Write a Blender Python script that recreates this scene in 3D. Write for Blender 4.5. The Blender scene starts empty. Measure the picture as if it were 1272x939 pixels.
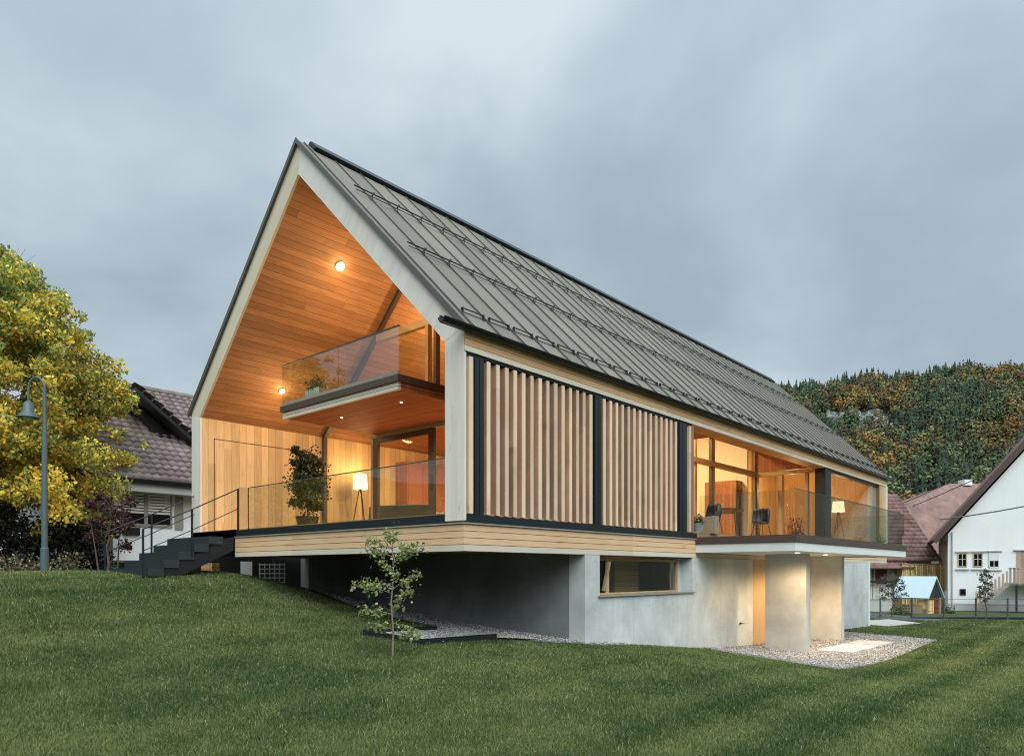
import bpy, math, random
import numpy as np
random.seed(7); rng = np.random.default_rng(11)
PI = math.pi
sc = bpy.context.scene
col = sc.collection

# ------------------------------------------------------------------ object helpers
class MB:
    """collects boxes, prisms and tubes into one mesh"""
    def __init__(s): s.v = []; s.f = []
    def add(s, v, f):
        n = len(s.v); s.v += [tuple(p) for p in v]; s.f += [tuple(i + n for i in q) for q in f]; return s
    def box(s, x0, x1, y0, y1, z0, z1):
        if x0 > x1: x0, x1 = x1, x0
        if y0 > y1: y0, y1 = y1, y0
        if z0 > z1: z0, z1 = z1, z0
        return s.add([(x0,y0,z0),(x1,y0,z0),(x1,y1,z0),(x0,y1,z0),(x0,y0,z1),(x1,y0,z1),(x1,y1,z1),(x0,y1,z1)],
                     [(0,3,2,1),(4,5,6,7),(0,1,5,4),(1,2,6,5),(2,3,7,6),(3,0,4,7)])
    def prism(s, poly, axis, a, b):
        n = len(poly)
        def mk(p, t):
            if axis == 'x': return (t, p[0], p[1])
            if axis == 'y': return (p[0], t, p[1])
            return (p[0], p[1], t)
        v = [mk(p, a) for p in poly] + [mk(p, b) for p in poly]
        f = [tuple(range(n))[::-1], tuple(range(n, 2*n))] + [(i, (i+1) % n, n + (i+1) % n, n + i) for i in range(n)]
        return s.add(v, f)
    def tube(s, p, q, r, r2=None, n=8):
        p = np.array(p, float); q = np.array(q, float); r2 = r if r2 is None else r2
        d = q - p; d /= max(np.linalg.norm(d), 1e-9)
        u = np.cross(d, (0, 0, 1) if abs(d[2]) < .9 else (1, 0, 0)); u /= np.linalg.norm(u); w = np.cross(d, u)
        v = []
        for c, rr in ((p, r), (q, r2)):
            for k in range(n):
                a = 2*PI*k/n; v.append(c + rr*(math.cos(a)*u + math.sin(a)*w))
        f = [(k, (k+1) % n, n + (k+1) % n, n + k) for k in range(n)] + [tuple(range(n))[::-1], tuple(range(n, 2*n))]
        return s.add(v, f)
    def path(s, pts, r, n=8):
        for a, b in zip(pts[:-1], pts[1:]): s.tube(a, b, r, n=n)
        return s
    def lathe(s, prof, c=(0, 0, 0), n=20):
        v = []; f = []
        for (r, z) in prof:
            for k in range(n):
                a = 2*PI*k/n; v.append((c[0] + r*math.cos(a), c[1] + r*math.sin(a), c[2] + z))
        m = len(prof)
        for j in range(m - 1):
            for k in range(n):
                f.append((j*n + k, j*n + (k+1) % n, (j+1)*n + (k+1) % n, (j+1)*n + k))
        f.append(tuple(range(n))[::-1]); f.append(tuple(range((m-1)*n, m*n)))
        return s.add(v, f)
    def build(s, name, mat, parent=None, label=None, cat=None, group=None, kind=None, bevel=0, smooth=False, fix=True):
        me = bpy.data.meshes.new(name); me.from_pydata([tuple(map(float, p)) for p in s.v], [], s.f); me.update()
        if fix:
            import bmesh
            bm = bmesh.new(); bm.from_mesh(me); bmesh.ops.recalc_face_normals(bm, faces=bm.faces); bm.to_mesh(me); bm.free()
        return link(name, me, mat, parent, label, cat, group, kind, bevel, smooth)

def link(name, me, mat, parent=None, label=None, cat=None, group=None, kind=None, bevel=0, smooth=False):
    o = bpy.data.objects.new(name, me); col.objects.link(o)
    if mat: me.materials.append(mat)
    if smooth:
        for p in me.polygons: p.use_smooth = True
    if parent is not None:
        o.parent = parent
        off = parent.get('_off')
        if off is not None: o.location = (-off[0], -off[1], -off[2])
    if bevel:
        b = o.modifiers.new('bevel', 'BEVEL'); b.width = bevel; b.segments = 2; b.limit_method = 'ANGLE'
    tag(o, label, cat, group, kind)
    return o

def tag(o, label=None, cat=None, group=None, kind=None):
    if label: o['label'] = label
    if cat: o['category'] = cat
    if group: o['group'] = group
    if kind: o['kind'] = kind

def thing(name, label, cat, loc=(0, 0, 0), rz=0, group=None, world_verts=False):
    """an Empty at the thing's base; world_verts: its parts are written in world coordinates"""
    o = bpy.data.objects.new(name, None); col.objects.link(o); o.location = loc; o.rotation_euler = (0, 0, rz)
    o.empty_display_size = .2
    tag(o, label, cat, group)
    if world_verts: o['_off'] = loc
    return o

def np_mesh(name, V, F, C=None, mat=None, smooth=False, **kw):
    """V (n,3), F (m,k) same-size faces, C (n,3) vertex colours"""
    V = np.asarray(V, np.float32); F = np.asarray(F, np.int32); m, k = F.shape
    me = bpy.data.meshes.new(name)
    me.vertices.add(len(V)); me.vertices.foreach_set('co', V.ravel())
    me.loops.add(m*k); me.loops.foreach_set('vertex_index', F.ravel())
    me.polygons.add(m); me.polygons.foreach_set('loop_start', np.arange(m, dtype=np.int32)*k)
    try: me.polygons.foreach_set('loop_total', np.full(m, k, np.int32))
    except Exception: pass
    me.update(calc_edges=True)
    if C is not None:
        a = me.color_attributes.new('tint', 'FLOAT_COLOR', 'POINT')
        a.data.foreach_set('color', np.c_[C, np.ones(len(C))].astype(np.float32).ravel())
    return link(name, me, mat, smooth=smooth, **kw)

def strip(root):
    for o in bpy.data.objects:
        if '_off' in o: del o['_off']

# ------------------------------------------------------------------ materials
class NT:
    def __init__(s, name):
        s.m = bpy.data.materials.new(name); s.m.use_nodes = True; s.t = s.m.node_tree; s.t.nodes.clear()
        s.out = s.n('ShaderNodeOutputMaterial')
    def n(s, typ, **kw):
        o = s.t.nodes.new(typ)
        for k, v in kw.items(): setattr(o, k, v)
        return o
    def l(s, a, b): s.t.links.new(a, b)
    def set(s, sock, v):
        if hasattr(v, 'links') or hasattr(v, 'is_output'): s.l(v, sock)
        else: sock.default_value = v
    def math(s, op, a, b=0.0, c=None):
        o = s.n('ShaderNodeMath', operation=op); s.set(o.inputs[0], a); s.set(o.inputs[1], b)
        if c is not None: s.set(o.inputs[2], c)
        return o.outputs[0]
    def vmath(s, op, a, b):
        o = s.n('ShaderNodeVectorMath', operation=op); s.set(o.inputs[0], a); s.set(o.inputs[1], b)
        return o.outputs['Value'] if op == 'DOT_PRODUCT' else o.outputs[0]
    def coord(s): return s.n('ShaderNodeTexCoord').outputs['Object']
    def noise(s, vec, scale, detail=4, rough=.55):
        o = s.n('ShaderNodeTexNoise'); s.l(vec, o.inputs['Vector']); o.inputs['Scale'].default_value = scale
        o.inputs['Detail'].default_value = detail; o.inputs['Roughness'].default_value = rough
        return o.outputs['Fac']
    def ramp(s, fac, stops):
        o = s.n('ShaderNodeValToRGB'); s.l(fac, o.inputs[0]); e = o.color_ramp.elements
        while len(e) < len(stops): e.new(.5)
        for q, (p, c) in zip(e, stops):
            q.position = p; q.color = (*c, 1) if len(c) == 3 else c
        return o.outputs['Color']
    def mix(s, f, a, b, blend='MIX'):
        o = s.n('ShaderNodeMix', data_type='RGBA', blend_type=blend); s.set(o.inputs['Factor'], f)
        for k, v in ((6, a), (7, b)):
            if isinstance(v, tuple): v = (*v, 1) if len(v) == 3 else v
            s.set(o.inputs[k], v)
        return o.outputs[2]
    def combine(s, x, y, z):
        o = s.n('ShaderNodeCombineXYZ')
        for k, v in enumerate((x, y, z)): s.set(o.inputs[k], v)
        return o.outputs[0]
    def sep(s, v):
        o = s.n('ShaderNodeSeparateXYZ'); s.l(v, o.inputs[0]); return o.outputs
    def white(s, x):
        o = s.n('ShaderNodeTexWhiteNoise', noise_dimensions='1D'); s.l(x, o.inputs['W']); return o.outputs['Value']
    def bsdf(s, color, rough=.6, metal=0, spec=.5, bump=None, bstr=.2, bdist=.01):
        b = s.n('ShaderNodeBsdfPrincipled')
        if isinstance(color, tuple): color = (*color, 1)
        s.set(b.inputs['Base Color'], color); s.set(b.inputs['Roughness'], rough); s.set(b.inputs['Metallic'], metal)
        b.inputs['Specular IOR Level'].default_value = spec
        if bump is not None:
            u = s.n('ShaderNodeBump'); u.inputs['Strength'].default_value = bstr; u.inputs['Distance'].default_value = bdist
            s.l(bump, u.inputs['Height']); s.l(u.outputs[0], b.inputs['Normal'])
        s.l(b.outputs[0], s.out.inputs[0]); return b

def wood(name, c1, c2, across=(1, 0, 0), along=(0, 0, 1), width=.12, var=.35, groove=.05, rough=.62, weather=None, spec=.25):
    t = NT(name); P = t.coord()
    u = t.vmath('DOT_PRODUCT', P, across); w = t.vmath('DOT_PRODUCT', P, along)
    q = t.math('DIVIDE', u, width); idx = t.math('FLOOR', q); fr = t.math('FRACT', q)
    r1 = t.white(idx)
    # staggered butt joints along the boards
    seg = t.math('FLOOR', t.math('DIVIDE', t.math('ADD', w, t.math('MULTIPLY', r1, 9.0)), 3.1))
    r2 = t.white(t.math('ADD', t.math('MULTIPLY', idx, 7.31), t.math('MULTIPLY', seg, 3.77)))
    third = t.vmath('DOT_PRODUCT', P, (.31, .27, .23))
    g = t.noise(t.combine(t.math('MULTIPLY', u, 34.0), t.math('MULTIPLY', w, 1.3), t.math('ADD', t.math('MULTIPLY', third, 6.0), t.math('MULTIPLY', r2, 40.0))), 1.0, 5, .6)
    knots = t.noise(t.combine(t.math('MULTIPLY', u, 9.0), t.math('MULTIPLY', w, 2.0), t.math('MULTIPLY', r2, 60.0)), 1.0, 2)
    c = t.mix(t.ramp(g, [(.3, (0, 0, 0)), (.72, (1, 1, 1))]), c1, c2)
    k = t.math('ADD', 1 - var/2, t.math('MULTIPLY', r2, var))
    c = t.mix(1.0, c, t.combine(k, k, k), 'MULTIPLY')
    c = t.mix(t.ramp(knots, [(.66, (0, 0, 0)), (.8, (.55, .55, .55))]), c, tuple(x*.55 for x in c2))
    if weather:
        wn = t.noise(P, .9, 4)
        c = t.mix(t.ramp(wn, [(.35, (0, 0, 0)), (.7, (.6, .6, .6))]), c, weather)
    if groove:
        ed = t.math('LESS_THAN', fr, groove)
        c = t.mix(t.math('MULTIPLY', ed, .72), c, (c2[0]*.18, c2[1]*.15, c2[2]*.12))
    t.bsdf(c, rough, spec=spec, bump=g, bstr=.12, bdist=.004)
    return t.m

def plain(name, c, rough=.6, metal=0, var=.12, scale=3.0, spec=.5, bump=.05):
    t = NT(name); P = t.coord(); n = t.noise(P, scale, 6, .6); f = t.noise(P, scale*14, 3)
    a = tuple(x*(1 - var) for x in c); b = tuple(min(1, x*(1 + var)) for x in c)
    t.bsdf(t.mix(n, a, b), t.math('ADD', rough - .06, t.math('MULTIPLY', f, .12)), metal, spec, bump=f, bstr=bump, bdist=.01)
    return t.m

def concrete(name, c, panel=True):
    t = NT(name); P = t.coord(); x, y, z = t.sep(P)
    a = t.noise(P, .8, 6, .62); b = t.noise(P, 9, 4); st = t.noise(t.combine(t.math('MULTIPLY', t.math('ADD', x, y), 7.0), t.math('MULTIPLY', z, .5), 3.0), 1.0, 4, .6)
    cc = t.mix(t.ramp(a, [(.3, (0, 0, 0)), (.72, (1, 1, 1))]), tuple(q*.66 for q in c), tuple(q*1.18 for q in c))
    cc = t.mix(t.ramp(st, [(.42, (0, 0, 0)), (.75, (.22, .22, .22))]), cc, tuple(q*.62 for q in c))
    m2 = t.noise(P, 2.7, 5, .65); cc = t.mix(t.ramp(m2, [(.45, (0, 0, 0)), (.7, (.4, .4, .4))]), cc, tuple(q*.7 for q in c))
    pores = t.noise(P, 38, 2)
    cc = t.mix(t.ramp(pores, [(.68, (0, 0, 0)), (.78, (.5, .5, .5))]), cc, tuple(q*.55 for q in c))
    if panel:
        e = t.math('LESS_THAN', t.math('FRACT', t.math('DIVIDE', t.math('ADD', x, 1.1), 1.95)), .006)
        cc = t.mix(t.math('MULTIPLY', e, .4), cc, tuple(q*.45 for q in c))
        fx = t.math('MULTIPLY', t.math('SUBTRACT', t.math('FRACT', t.math('DIVIDE', x, .975)), .5), .975); fz = t.math('MULTIPLY', t.math('SUBTRACT', t.math('FRACT', t.math('DIVIDE', t.math('ADD', z, .1), .9)), .5), .9)
        hole = t.math('LESS_THAN', t.math('ADD', t.math('MULTIPLY', fx, fx), t.math('MULTIPLY', fz, fz)), .00028)
        cc = t.mix(t.math('MULTIPLY', hole, .6), cc, tuple(q*.35 for q in c))
        foot = t.math('SUBTRACT', 1.0, t.math('MINIMUM', t.math('MAXIMUM', t.math('DIVIDE', t.math('ADD', z, 2.72), .45), 0.0), 1.0))
        cc = t.mix(t.math('MULTIPLY', foot, t.math('MULTIPLY', a, .55)), cc, (c[0]*.5, c[1]*.47, c[2]*.40))
    t.bsdf(cc, .85, spec=.25, bump=b, bstr=.12, bdist=.01)
    return t.m

def glass(name, tint=(.93, .97, .95), boost=1.0, base=.03):
    t = NT(name)
    tr = t.n('ShaderNodeBsdfTransparent'); tr.inputs[0].default_value = (*tint, 1)
    gl = t.n('ShaderNodeBsdfGlossy'); gl.inputs['Roughness'].default_value = 0.005
    ge = t.n('ShaderNodeNewGeometry')
    ct = t.math('ABSOLUTE', t.vmath('DOT_PRODUCT', ge.outputs['Incoming'], ge.outputs['Normal']))
    f = t.math('MINIMUM', t.math('ADD', base, t.math('MULTIPLY', t.math('POWER', t.math('SUBTRACT', 1.0, ct), 4.0), boost)), .95)
    mx = t.n('ShaderNodeMixShader'); t.l(f, mx.inputs[0]); t.l(tr.outputs[0], mx.inputs[1]); t.l(gl.outputs[0], mx.inputs[2])
    t.l(mx.outputs[0], t.out.inputs[0])
    return t.m

def glow(name, c, s):
    t = NT(name); e = t.n('ShaderNodeEmission'); e.inputs[0].default_value = (*c, 1); e.inputs[1].default_value = s
    t.l(e.outputs[0], t.out.inputs[0]); return t.m

def leaf(name, trans=.35, rough=.55, gain=1.0):
    t = NT(name); a = t.n('ShaderNodeAttribute', attribute_name='tint')
    c = t.mix(1.0, a.outputs['Color'], (gain, gain, gain), 'MULTIPLY')
    b = t.n('ShaderNodeBsdfPrincipled'); t.l(c, b.inputs['Base Color']); b.inputs['Roughness'].default_value = rough
    b.inputs['Specular IOR Level'].default_value = .3
    tl = t.n('ShaderNodeBsdfTranslucent'); t.l(c, tl.inputs[0])
    mx = t.n('ShaderNodeMixShader'); mx.inputs[0].default_value = trans
    t.l(b.outputs[0], mx.inputs[1]); t.l(tl.outputs[0], mx.inputs[2]); t.l(mx.outputs[0], t.out.inputs[0])
    return t.m

M = {}
XL = (1, 0, 0); YL = (0, 1, 0); ZL = (0, 0, 1)
M['soffit'] = wood('soffit_boards', (.44, .225, .105), (.32, .148, .066), across=(0, .71, .71), along=XL, width=.15, var=.55, groove=.09)
M['soffit_left'] = wood('soffit_boards_left', (.44, .225, .105), (.32, .148, .066), across=(0, .71, -.71), along=XL, width=.15, var=.34, groove=.06)
M['soffit_flat'] = wood('balcony_soffit', (.40, .16, .075), (.30, .105, .045), across=XL, along=YL, width=.12, var=.3, groove=.04)
M['sidewall'] = wood('side_wall_boards', (.64, .44, .23), (.50, .32, .15), across=XL, along=ZL, width=.19, var=.42, groove=.03)
M['inner'] = wood('interior_boards', (.60, .37, .17), (.48, .27, .11), across=(.8, .6, 0), along=ZL, width=.24, var=.2, groove=.012)
M['inner_red'] = wood('loggia_boards', (.42, .17, .085), (.33, .12, .055), across=YL, along=ZL, width=.125, var=.3, groove=.05)
M['pale'] = wood('bleached_larch', (.68, .63, .55), (.57, .53, .46), across=(.7, 1, .7), along=(0, .7, -.7), width=.14, var=.14, groove=.0, weather=(.66, .65, .61))
M['post'] = wood('bleached_post', (.68, .63, .55), (.58, .53, .46), across=(1, 1, 0), along=ZL, width=.137, var=.12, groove=.0, weather=(.66, .64, .60))
M['band'] = wood('band_boards', (.72, .47, .27), (.60, .37, .20), across=ZL, along=(1, 1, 0), width=5, var=.2, groove=0, weather=(.66, .49, .33))
M['band_grey'] = wood('weathered_board', (.62, .55, .43), (.53, .46, .35), across=ZL, along=(1, 1, 0), width=5, var=.2, groove=0, weather=(.58, .55, .48))
M['fascia'] = wood('fascia_boards', (.60, .37, .19), (.48, .28, .135), across=ZL, along=XL, width=.12, var=.25, groove=.06)
M['slat'] = wood('slat_larch', (.74, .54, .37), (.58, .40, .26), across=(1, 0, 0), along=ZL, width=.213, var=.45, groove=0, weather=(.66, .56, .45))
M['slat_rib'] = wood('slat_rib', (.42, .25, .155), (.30, .17, .105), across=(1, 0, 0), along=ZL, width=.213, var=.5, groove=0)
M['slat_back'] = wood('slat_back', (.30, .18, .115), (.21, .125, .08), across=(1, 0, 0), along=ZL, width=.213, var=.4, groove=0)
M['frame'] = wood('window_larch', (.50, .34, .20), (.40, .26, .14), across=XL, along=ZL, width=.5, var=.1, groove=0)
M['frame_dark'] = plain('dark_bronze_frame', (.075, .055, .042), .45, .2)
M['frame_grey'] = plain('grey_timber_rail', (.26, .24, .19), .6)
M['anth'] = plain('anthracite_metal', (.022, .028, .033), .42, .5, spec=.5)
M['steel'] = plain('dark_step_steel', (.03, .043, .05), .5, .3)
M['gutter'] = plain('black_gutter', (.016, .019, .021), .35, .6)
M['guard_metal'] = plain('snow_guard_metal', (.045, .045, .042), .5, .4)
M['brown'] = plain('brown_edge_metal', (.085, .058, .045), .5, .2)
M['conc'] = concrete('fair_faced_concrete', (.54, .57, .56))
M['conc_shade'] = concrete('concrete_painted_shade', (.21, .225, .225), False)  # darker copy of the concrete: shade of the recess put into its colour
M['conc_light'] = concrete('smooth_concrete', (.56, .55, .52), False)
M['slabwhite'] = plain('pale_slab_render', (.66, .68, .66), .8, var=.05)
M['white'] = plain('white_plaster', (.80, .81, .80), .85, var=.05, scale=1.2)
def render_wall():
    t = NT('weathered_render'); P = t.coord(); x, y, z = t.sep(P)
    n = t.noise(P, .6, 6, .6); st = t.noise(t.combine(t.math('MULTIPLY', x, 5.0), t.math('MULTIPLY', z, .35), y), 1.0, 5, .65)
    c = t.mix(n, (.72, .74, .74), (.83, .84, .83)); c = t.mix(t.ramp(st, [(.5, (0, 0, 0)), (.8, (.16, .16, .16))]), c, (.50, .52, .51))
    low = t.math('SUBTRACT', 1.0, t.math('MINIMUM', t.math('MAXIMUM', t.math('DIVIDE', z, 1.1), 0.0), 1.0))
    c = t.mix(t.math('MULTIPLY', low, t.math('MULTIPLY', n, .7)), c, (.45, .45, .42))
    t.bsdf(c, .9, spec=.2, bump=t.noise(P, 30, 3), bstr=.15); return t.m
M['white'] = render_wall()
M['cream'] = plain('cream_plaster', (.70, .66, .58), .85, var=.06)
M['greyp'] = plain('grey_plaster', (.42, .42, .40), .85)
M['black'] = plain('black_plastic', (.012, .012, .013), .4)
M['interior_white'] = plain('interior_white', (.82, .77, .64), .8, var=.04)
M['floor_oak'] = wood('oak_floor', (.40, .24, .12), (.32, .18, .085), across=YL, along=XL, width=.18, var=.25, groove=.02)
M['glass'] = glass('window_glass', (.97, .98, .97), .5, .02)
M['guard'] = glass('guard_glass', (.91, .945, .925), .6, .05)
M['guard_mirror'] = glass('coated_guard_glass', (.9, .93, .91), .9, .07)
M['dark_glass'] = glass('neighbour_glass', (.25, .28, .3), .8, .05)
M['shade'] = glow('lit_lamp_shade', (1.0, .86, .52), 2.4)
M['lamp'] = glow('lit_spot', (1.0, .78, .45), 30)
M['lamp_soft'] = glow('lit_downlight', (1.0, .8, .5), 7)
M['bark'] = plain('bark', (.10, .075, .055), .9, var=.4, scale=9, bump=.6)
M['bark_grey'] = plain('young_bark', (.20, .17, .12), .9, var=.3, scale=20, bump=.3)
M['leaf'] = leaf('leaves', .35); M['leaf_dark'] = leaf('dense_leaves', .2)
M['forest'] = leaf('forest_leaves', .0, .9)
M['grass'] = leaf('grass_blades', .25, .6)
M['fabric'] = plain('sofa_fabric', (.12, .13, .09), .95)
M['plasticgrey'] = plain('grey_pot', (.30, .33, .36), .6)
M['terracotta'] = plain('pot_terracotta', (.25, .12, .07), .8)
M['tarp'] = plain('pale_blue_sheet', (.46, .58, .64), .45, var=.04)
M['logs'] = wood('stacked_logs', (.78, .58, .28), (.60, .40, .16), across=XL, along=ZL, width=.11, var=.9, groove=.14)
M['palings'] = wood('grey_palings', (.52, .51, .48), (.40, .39, .37), across=XL, along=ZL, width=.2, var=.3, groove=.0)
M['timber'] = wood('old_timber', (.40, .30, .21), (.27, .19, .13), across=XL, along=ZL, width=.16, var=.5, groove=.0)
M['railwood'] = wood('rail_timber', (.42, .33, .25), (.32, .24, .18), across=XL, along=ZL, width=.15, var=.5, groove=.0)
M['asphalt'] = plain('asphalt', (.075, .085, .095), .85, var=.2, scale=4)
M['redpaint'] = plain('red_door_paint', (.16, .018, .016), .5)
M['verge'] = plain('brown_verge_board', (.075, .045, .038), .7)
M['wire'] = plain('galvanised_wire', (.09, .10, .10), .5, .5)
M['lamp_paint'] = plain('teal_grey_lamp_paint', (.075, .115, .125), .45, .1)
M['rock'] = plain('limestone', (.34, .355, .335), .95, var=.75, scale=.35, bump=1.0)

def roof_metal():
    t = NT('standing_seam_metal'); P = t.coord(); x, y, z = t.sep(P)
    idx = t.math('FLOOR', t.math('DIVIDE', t.math('SUBTRACT', x, .13), .6)); r = t.white(idx)
    n = t.noise(P, 1.1, 5); s = t.noise(t.combine(t.math('MULTIPLY', x, 9.0), t.math('MULTIPLY', z, .7), r), 1.0, 4)
    c = t.mix(n, (.165, .155, .122), (.24, .226, .18))
    c = t.mix(t.ramp(s, [(.4, (0, 0, 0)), (.8, (.5, .5, .5))]), c, (.14, .13, .10))
    k = t.math('ADD', .86, t.math('MULTIPLY', r, .28)); c = t.mix(1.0, c, t.combine(k, k, k), 'MULTIPLY')
    t.bsdf(c, t.math('ADD', .48, t.math('MULTIPLY', n, .18)), .15, bump=n, bstr=.08, bdist=.05)
    return t.m
M['roof'] = roof_metal()
M['seam'] = plain('seam_metal', (.10, .098, .082), .55, .3)

def tiles(name, c1, c2, sx, sy):
    t = NT(name); P = t.coord(); x, y, z = t.sep(P)
    ix = t.math('FLOOR', t.math('DIVIDE', x, sx)); iz = t.math('FLOOR', t.math('DIVIDE', y, sy))
    r = t.white(t.math('ADD', t.math('MULTIPLY', ix, 3.17), t.math('MULTIPLY', iz, 11.3)))
    n = t.noise(P, .7, 5)
    c = t.mix(r, c1, c2); c = t.mix(t.ramp(n, [(.35, (0, 0, 0)), (.75, (.7, .7, .7))]), c, tuple(q*.5 for q in c1))
    t.bsdf(c, .72, spec=.4, bump=n, bstr=.1); return t.m
M['tile_brown'] = tiles('brown_roof_tiles', (.19, .15, .14), (.34, .275, .255), .25, .30)
M['tile_red'] = tiles('weathered_red_tiles', (.165, .09, .078), (.28, .165, .142), .3, .36)
M['tile_barn'] = tiles('faded_red_tiles', (.235, .135, .115), (.31, .19, .165), .3, .36)

def gravel_mat():
    t = NT('grey_gravel'); P = t.coord()
    v = t.n('ShaderNodeTexVoronoi'); t.l(P, v.inputs['Vector']); v.inputs['Scale'].default_value = 26
    sepc = t.sep(v.outputs['Color'])
    c = t.ramp(sepc[0], [(0, (.16, .16, .15)), (.35, (.33, .33, .31)), (.7, (.48, .47, .44)), (1, (.66, .65, .62))])
    d = t.ramp(v.outputs['Distance'], [(.0, (1, 1, 1)), (.75, (.25, .25, .25))])
    c = t.mix(1.0, c, d, 'MULTIPLY'); c = t.mix(1.0, c, (1.25, 1.25, 1.25), 'MULTIPLY')
    inv = t.math('SUBTRACT', 1.0, v.outputs['Distance'])
    t.bsdf(c, .9, bump=inv, bstr=.9, bdist=.03); return t.m
M['gravel'] = gravel_mat()

def lawn_mat():
    t = NT('lawn_ground'); P = t.coord()
    big = t.noise(P, .22, 4); mid = t.noise(P, 1.7, 5, .7); fine = t.noise(P, 30, 3, .7)
    sx = t.vmath('DOT_PRODUCT', P, (0, 1, 0))
    st = t.math('SINE', t.math('MULTIPLY', sx, 5.2))
    c = t.mix(big, (.06, .10, .035), (.10, .14, .055))
    c = t.mix(t.ramp(mid, [(.35, (0, 0, 0)), (.7, (.7, .7, .7))]), c, (.085, .110, .045))
    c = t.mix(t.ramp(fine, [(.3, (.75, .75, .75)), (.6, (0, 0, 0))]), c, (.018, .030, .012))
    c = t.mix(t.math('MULTIPLY', t.math('MAXIMUM', st, 0.0), .18), c, (.10, .125, .06))
    t.bsdf(c, .95, spec=.15, bump=fine, bstr=.8, bdist=.04); return t.m
M['lawn'] = lawn_mat()
M['hillside'] = plain('forest_floor', (.030, .036, .018), .95, var=.5, scale=.03)

# ------------------------------------------------------------------ terrain
CP = np.array([(3.1,9.2,-1.33),(3.1,5,-1.68),(3.1,0,-2.06),(.7,5.4,-1.36),(.17,7.0,-.82),(7.42,-.1,-2.5),(10.5,-.3,-2.7),(15.4,-3.2,-2.72),(7.6,-3.3,-2.68),
 (14,-1,-2.7),(20.9,0,-2.78),(-2.87,-3.5,-2.35),(.1,-6.9,-2.45),(-5.84,-.14,-2.1),(-7.5,-7.6,-2.33),(18.3,-5,-2.76),(30,-8,-2.85),
 (40,-22,-3.0),(5,-15,-2.7),(-1.6,7.6,-.81),(-4.5,9.2,-.78),(-8.1,9.4,-.78),(-2,14,-.95),(-10,20,-1.0),(4,14,-1.0),(25,18,-1.8),(38,-2,-3.1),(45,5,-3.15),
 (-25,0,-1.5),(-20,-20,-2.5),(10,-40,-2.9),(60,-40,-3.2),(80,10,-3.2),(-40,40,-1),(20,60,-1.5)])
def _K(r): return np.where(r > 1e-9, r*r*np.log(np.maximum(r, 1e-9)), 0)
_n = len(CP); _d = np.hypot(CP[:, None, 0]-CP[None, :, 0], CP[:, None, 1]-CP[None, :, 1])
_A = np.zeros((_n+3, _n+3)); _A[:_n, :_n] = _K(_d) + np.eye(_n)*.4; _A[:_n, _n] = 1; _A[:_n, _n+1:] = CP[:, :2]; _A[_n:, :_n] = _A[:_n, _n:].T
_S = np.linalg.solve(_A, np.r_[CP[:, 2], 0, 0, 0])
def ter(x, y):
    x = np.asarray(x, float); y = np.asarray(y, float); sh = x.shape; X = x.ravel(); Y = y.ravel(); out = np.empty(len(X))
    for i in range(0, len(X), 50000):
        a = X[i:i+50000]; b = Y[i:i+50000]
        r = np.hypot(a[:, None]-CP[None, :, 0], b[:, None]-CP[None, :, 1])
        out[i:i+50000] = _K(r) @ _S[:_n] + _S[_n] + a*_S[_n+1] + b*_S[_n+2]
    return np.clip(out, -3.3, -.68).reshape(sh)
def tz(x, y): return float(ter(np.array([x]), np.array([y]))[0])

def axis_pts(lo, hi, step, far):
    a = list(np.arange(lo, hi + 1e-6, step)); s = step
    while a[-1] < far: s *= 1.35; a.append(a[-1] + s)
    s = step
    while a[0] > -far: s *= 1.35; a.insert(0, a[0] - s)
    return np.array(a)
gx = axis_pts(-9, 34, .35, 900); gy = axis_pts(-12, 17, .35, 900)
GX, GY = np.meshgrid(gx, gy, indexing='ij'); GZ = ter(GX, GY)
nx, ny = GX.shape; I = np.arange(nx*ny).reshape(nx, ny)
F = np.stack([I[:-1, :-1], I[1:, :-1], I[1:, 1:], I[:-1, 1:]], -1).reshape(-1, 4)
np_mesh('lawn', np.stack([GX, GY, GZ], -1).reshape(-1, 3), F, mat=M['lawn'], smooth=True, kind='structure')

def in_poly(px, py, poly):
    inside = np.zeros(len(px), bool); n = len(poly)
    for i in range(n):
        x0, y0 = poly[i]; x1, y1 = poly[(i+1) % n]
        c = ((y0 > py) != (y1 > py)) & (px < (x1-x0)*(py-y0)/((y1-y0) if abs(y1-y0) > 1e-9 else 1e-9) + x0)
        inside ^= c
    return inside

def drape(name, poly, mat, lift, step=.25, flat=None, **kw):
    """a sheet over the ground cut to a polygon (fan-subdivided), lifted above the lawn"""
    import bmesh
    bm = bmesh.new(); vs = [bm.verts.new((x, y, 0)) for x, y in poly]; bm.faces.new(vs)
    xs = [p[0] for p in poly]; ys = [p[1] for p in poly]
    for c in np.arange(min(xs) + step, max(xs), step):
        g = bm.verts[:] + bm.edges[:] + bm.faces[:]; bmesh.ops.bisect_plane(bm, geom=g, plane_co=(c, 0, 0), plane_no=(1, 0, 0))
    for c in np.arange(min(ys) + step, max(ys), step):
        g = bm.verts[:] + bm.edges[:] + bm.faces[:]; bmesh.ops.bisect_plane(bm, geom=g, plane_co=(0, c, 0), plane_no=(0, 1, 0))
    for v in bm.verts: v.co.z = (flat if flat is not None else tz(v.co.x, v.co.y)) + lift
    for f in bm.faces:
        if f.normal.z < 0: f.normal_flip()
    bmesh.ops.recalc_face_normals(bm, faces=bm.faces)
    me = bpy.data.meshes.new(name); bm.to_mesh(me); bm.free()
    if me.polygons and me.polygons[0].normal.z < 0: me.flip_normals()
    return link(name, me, mat, **kw)

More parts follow.
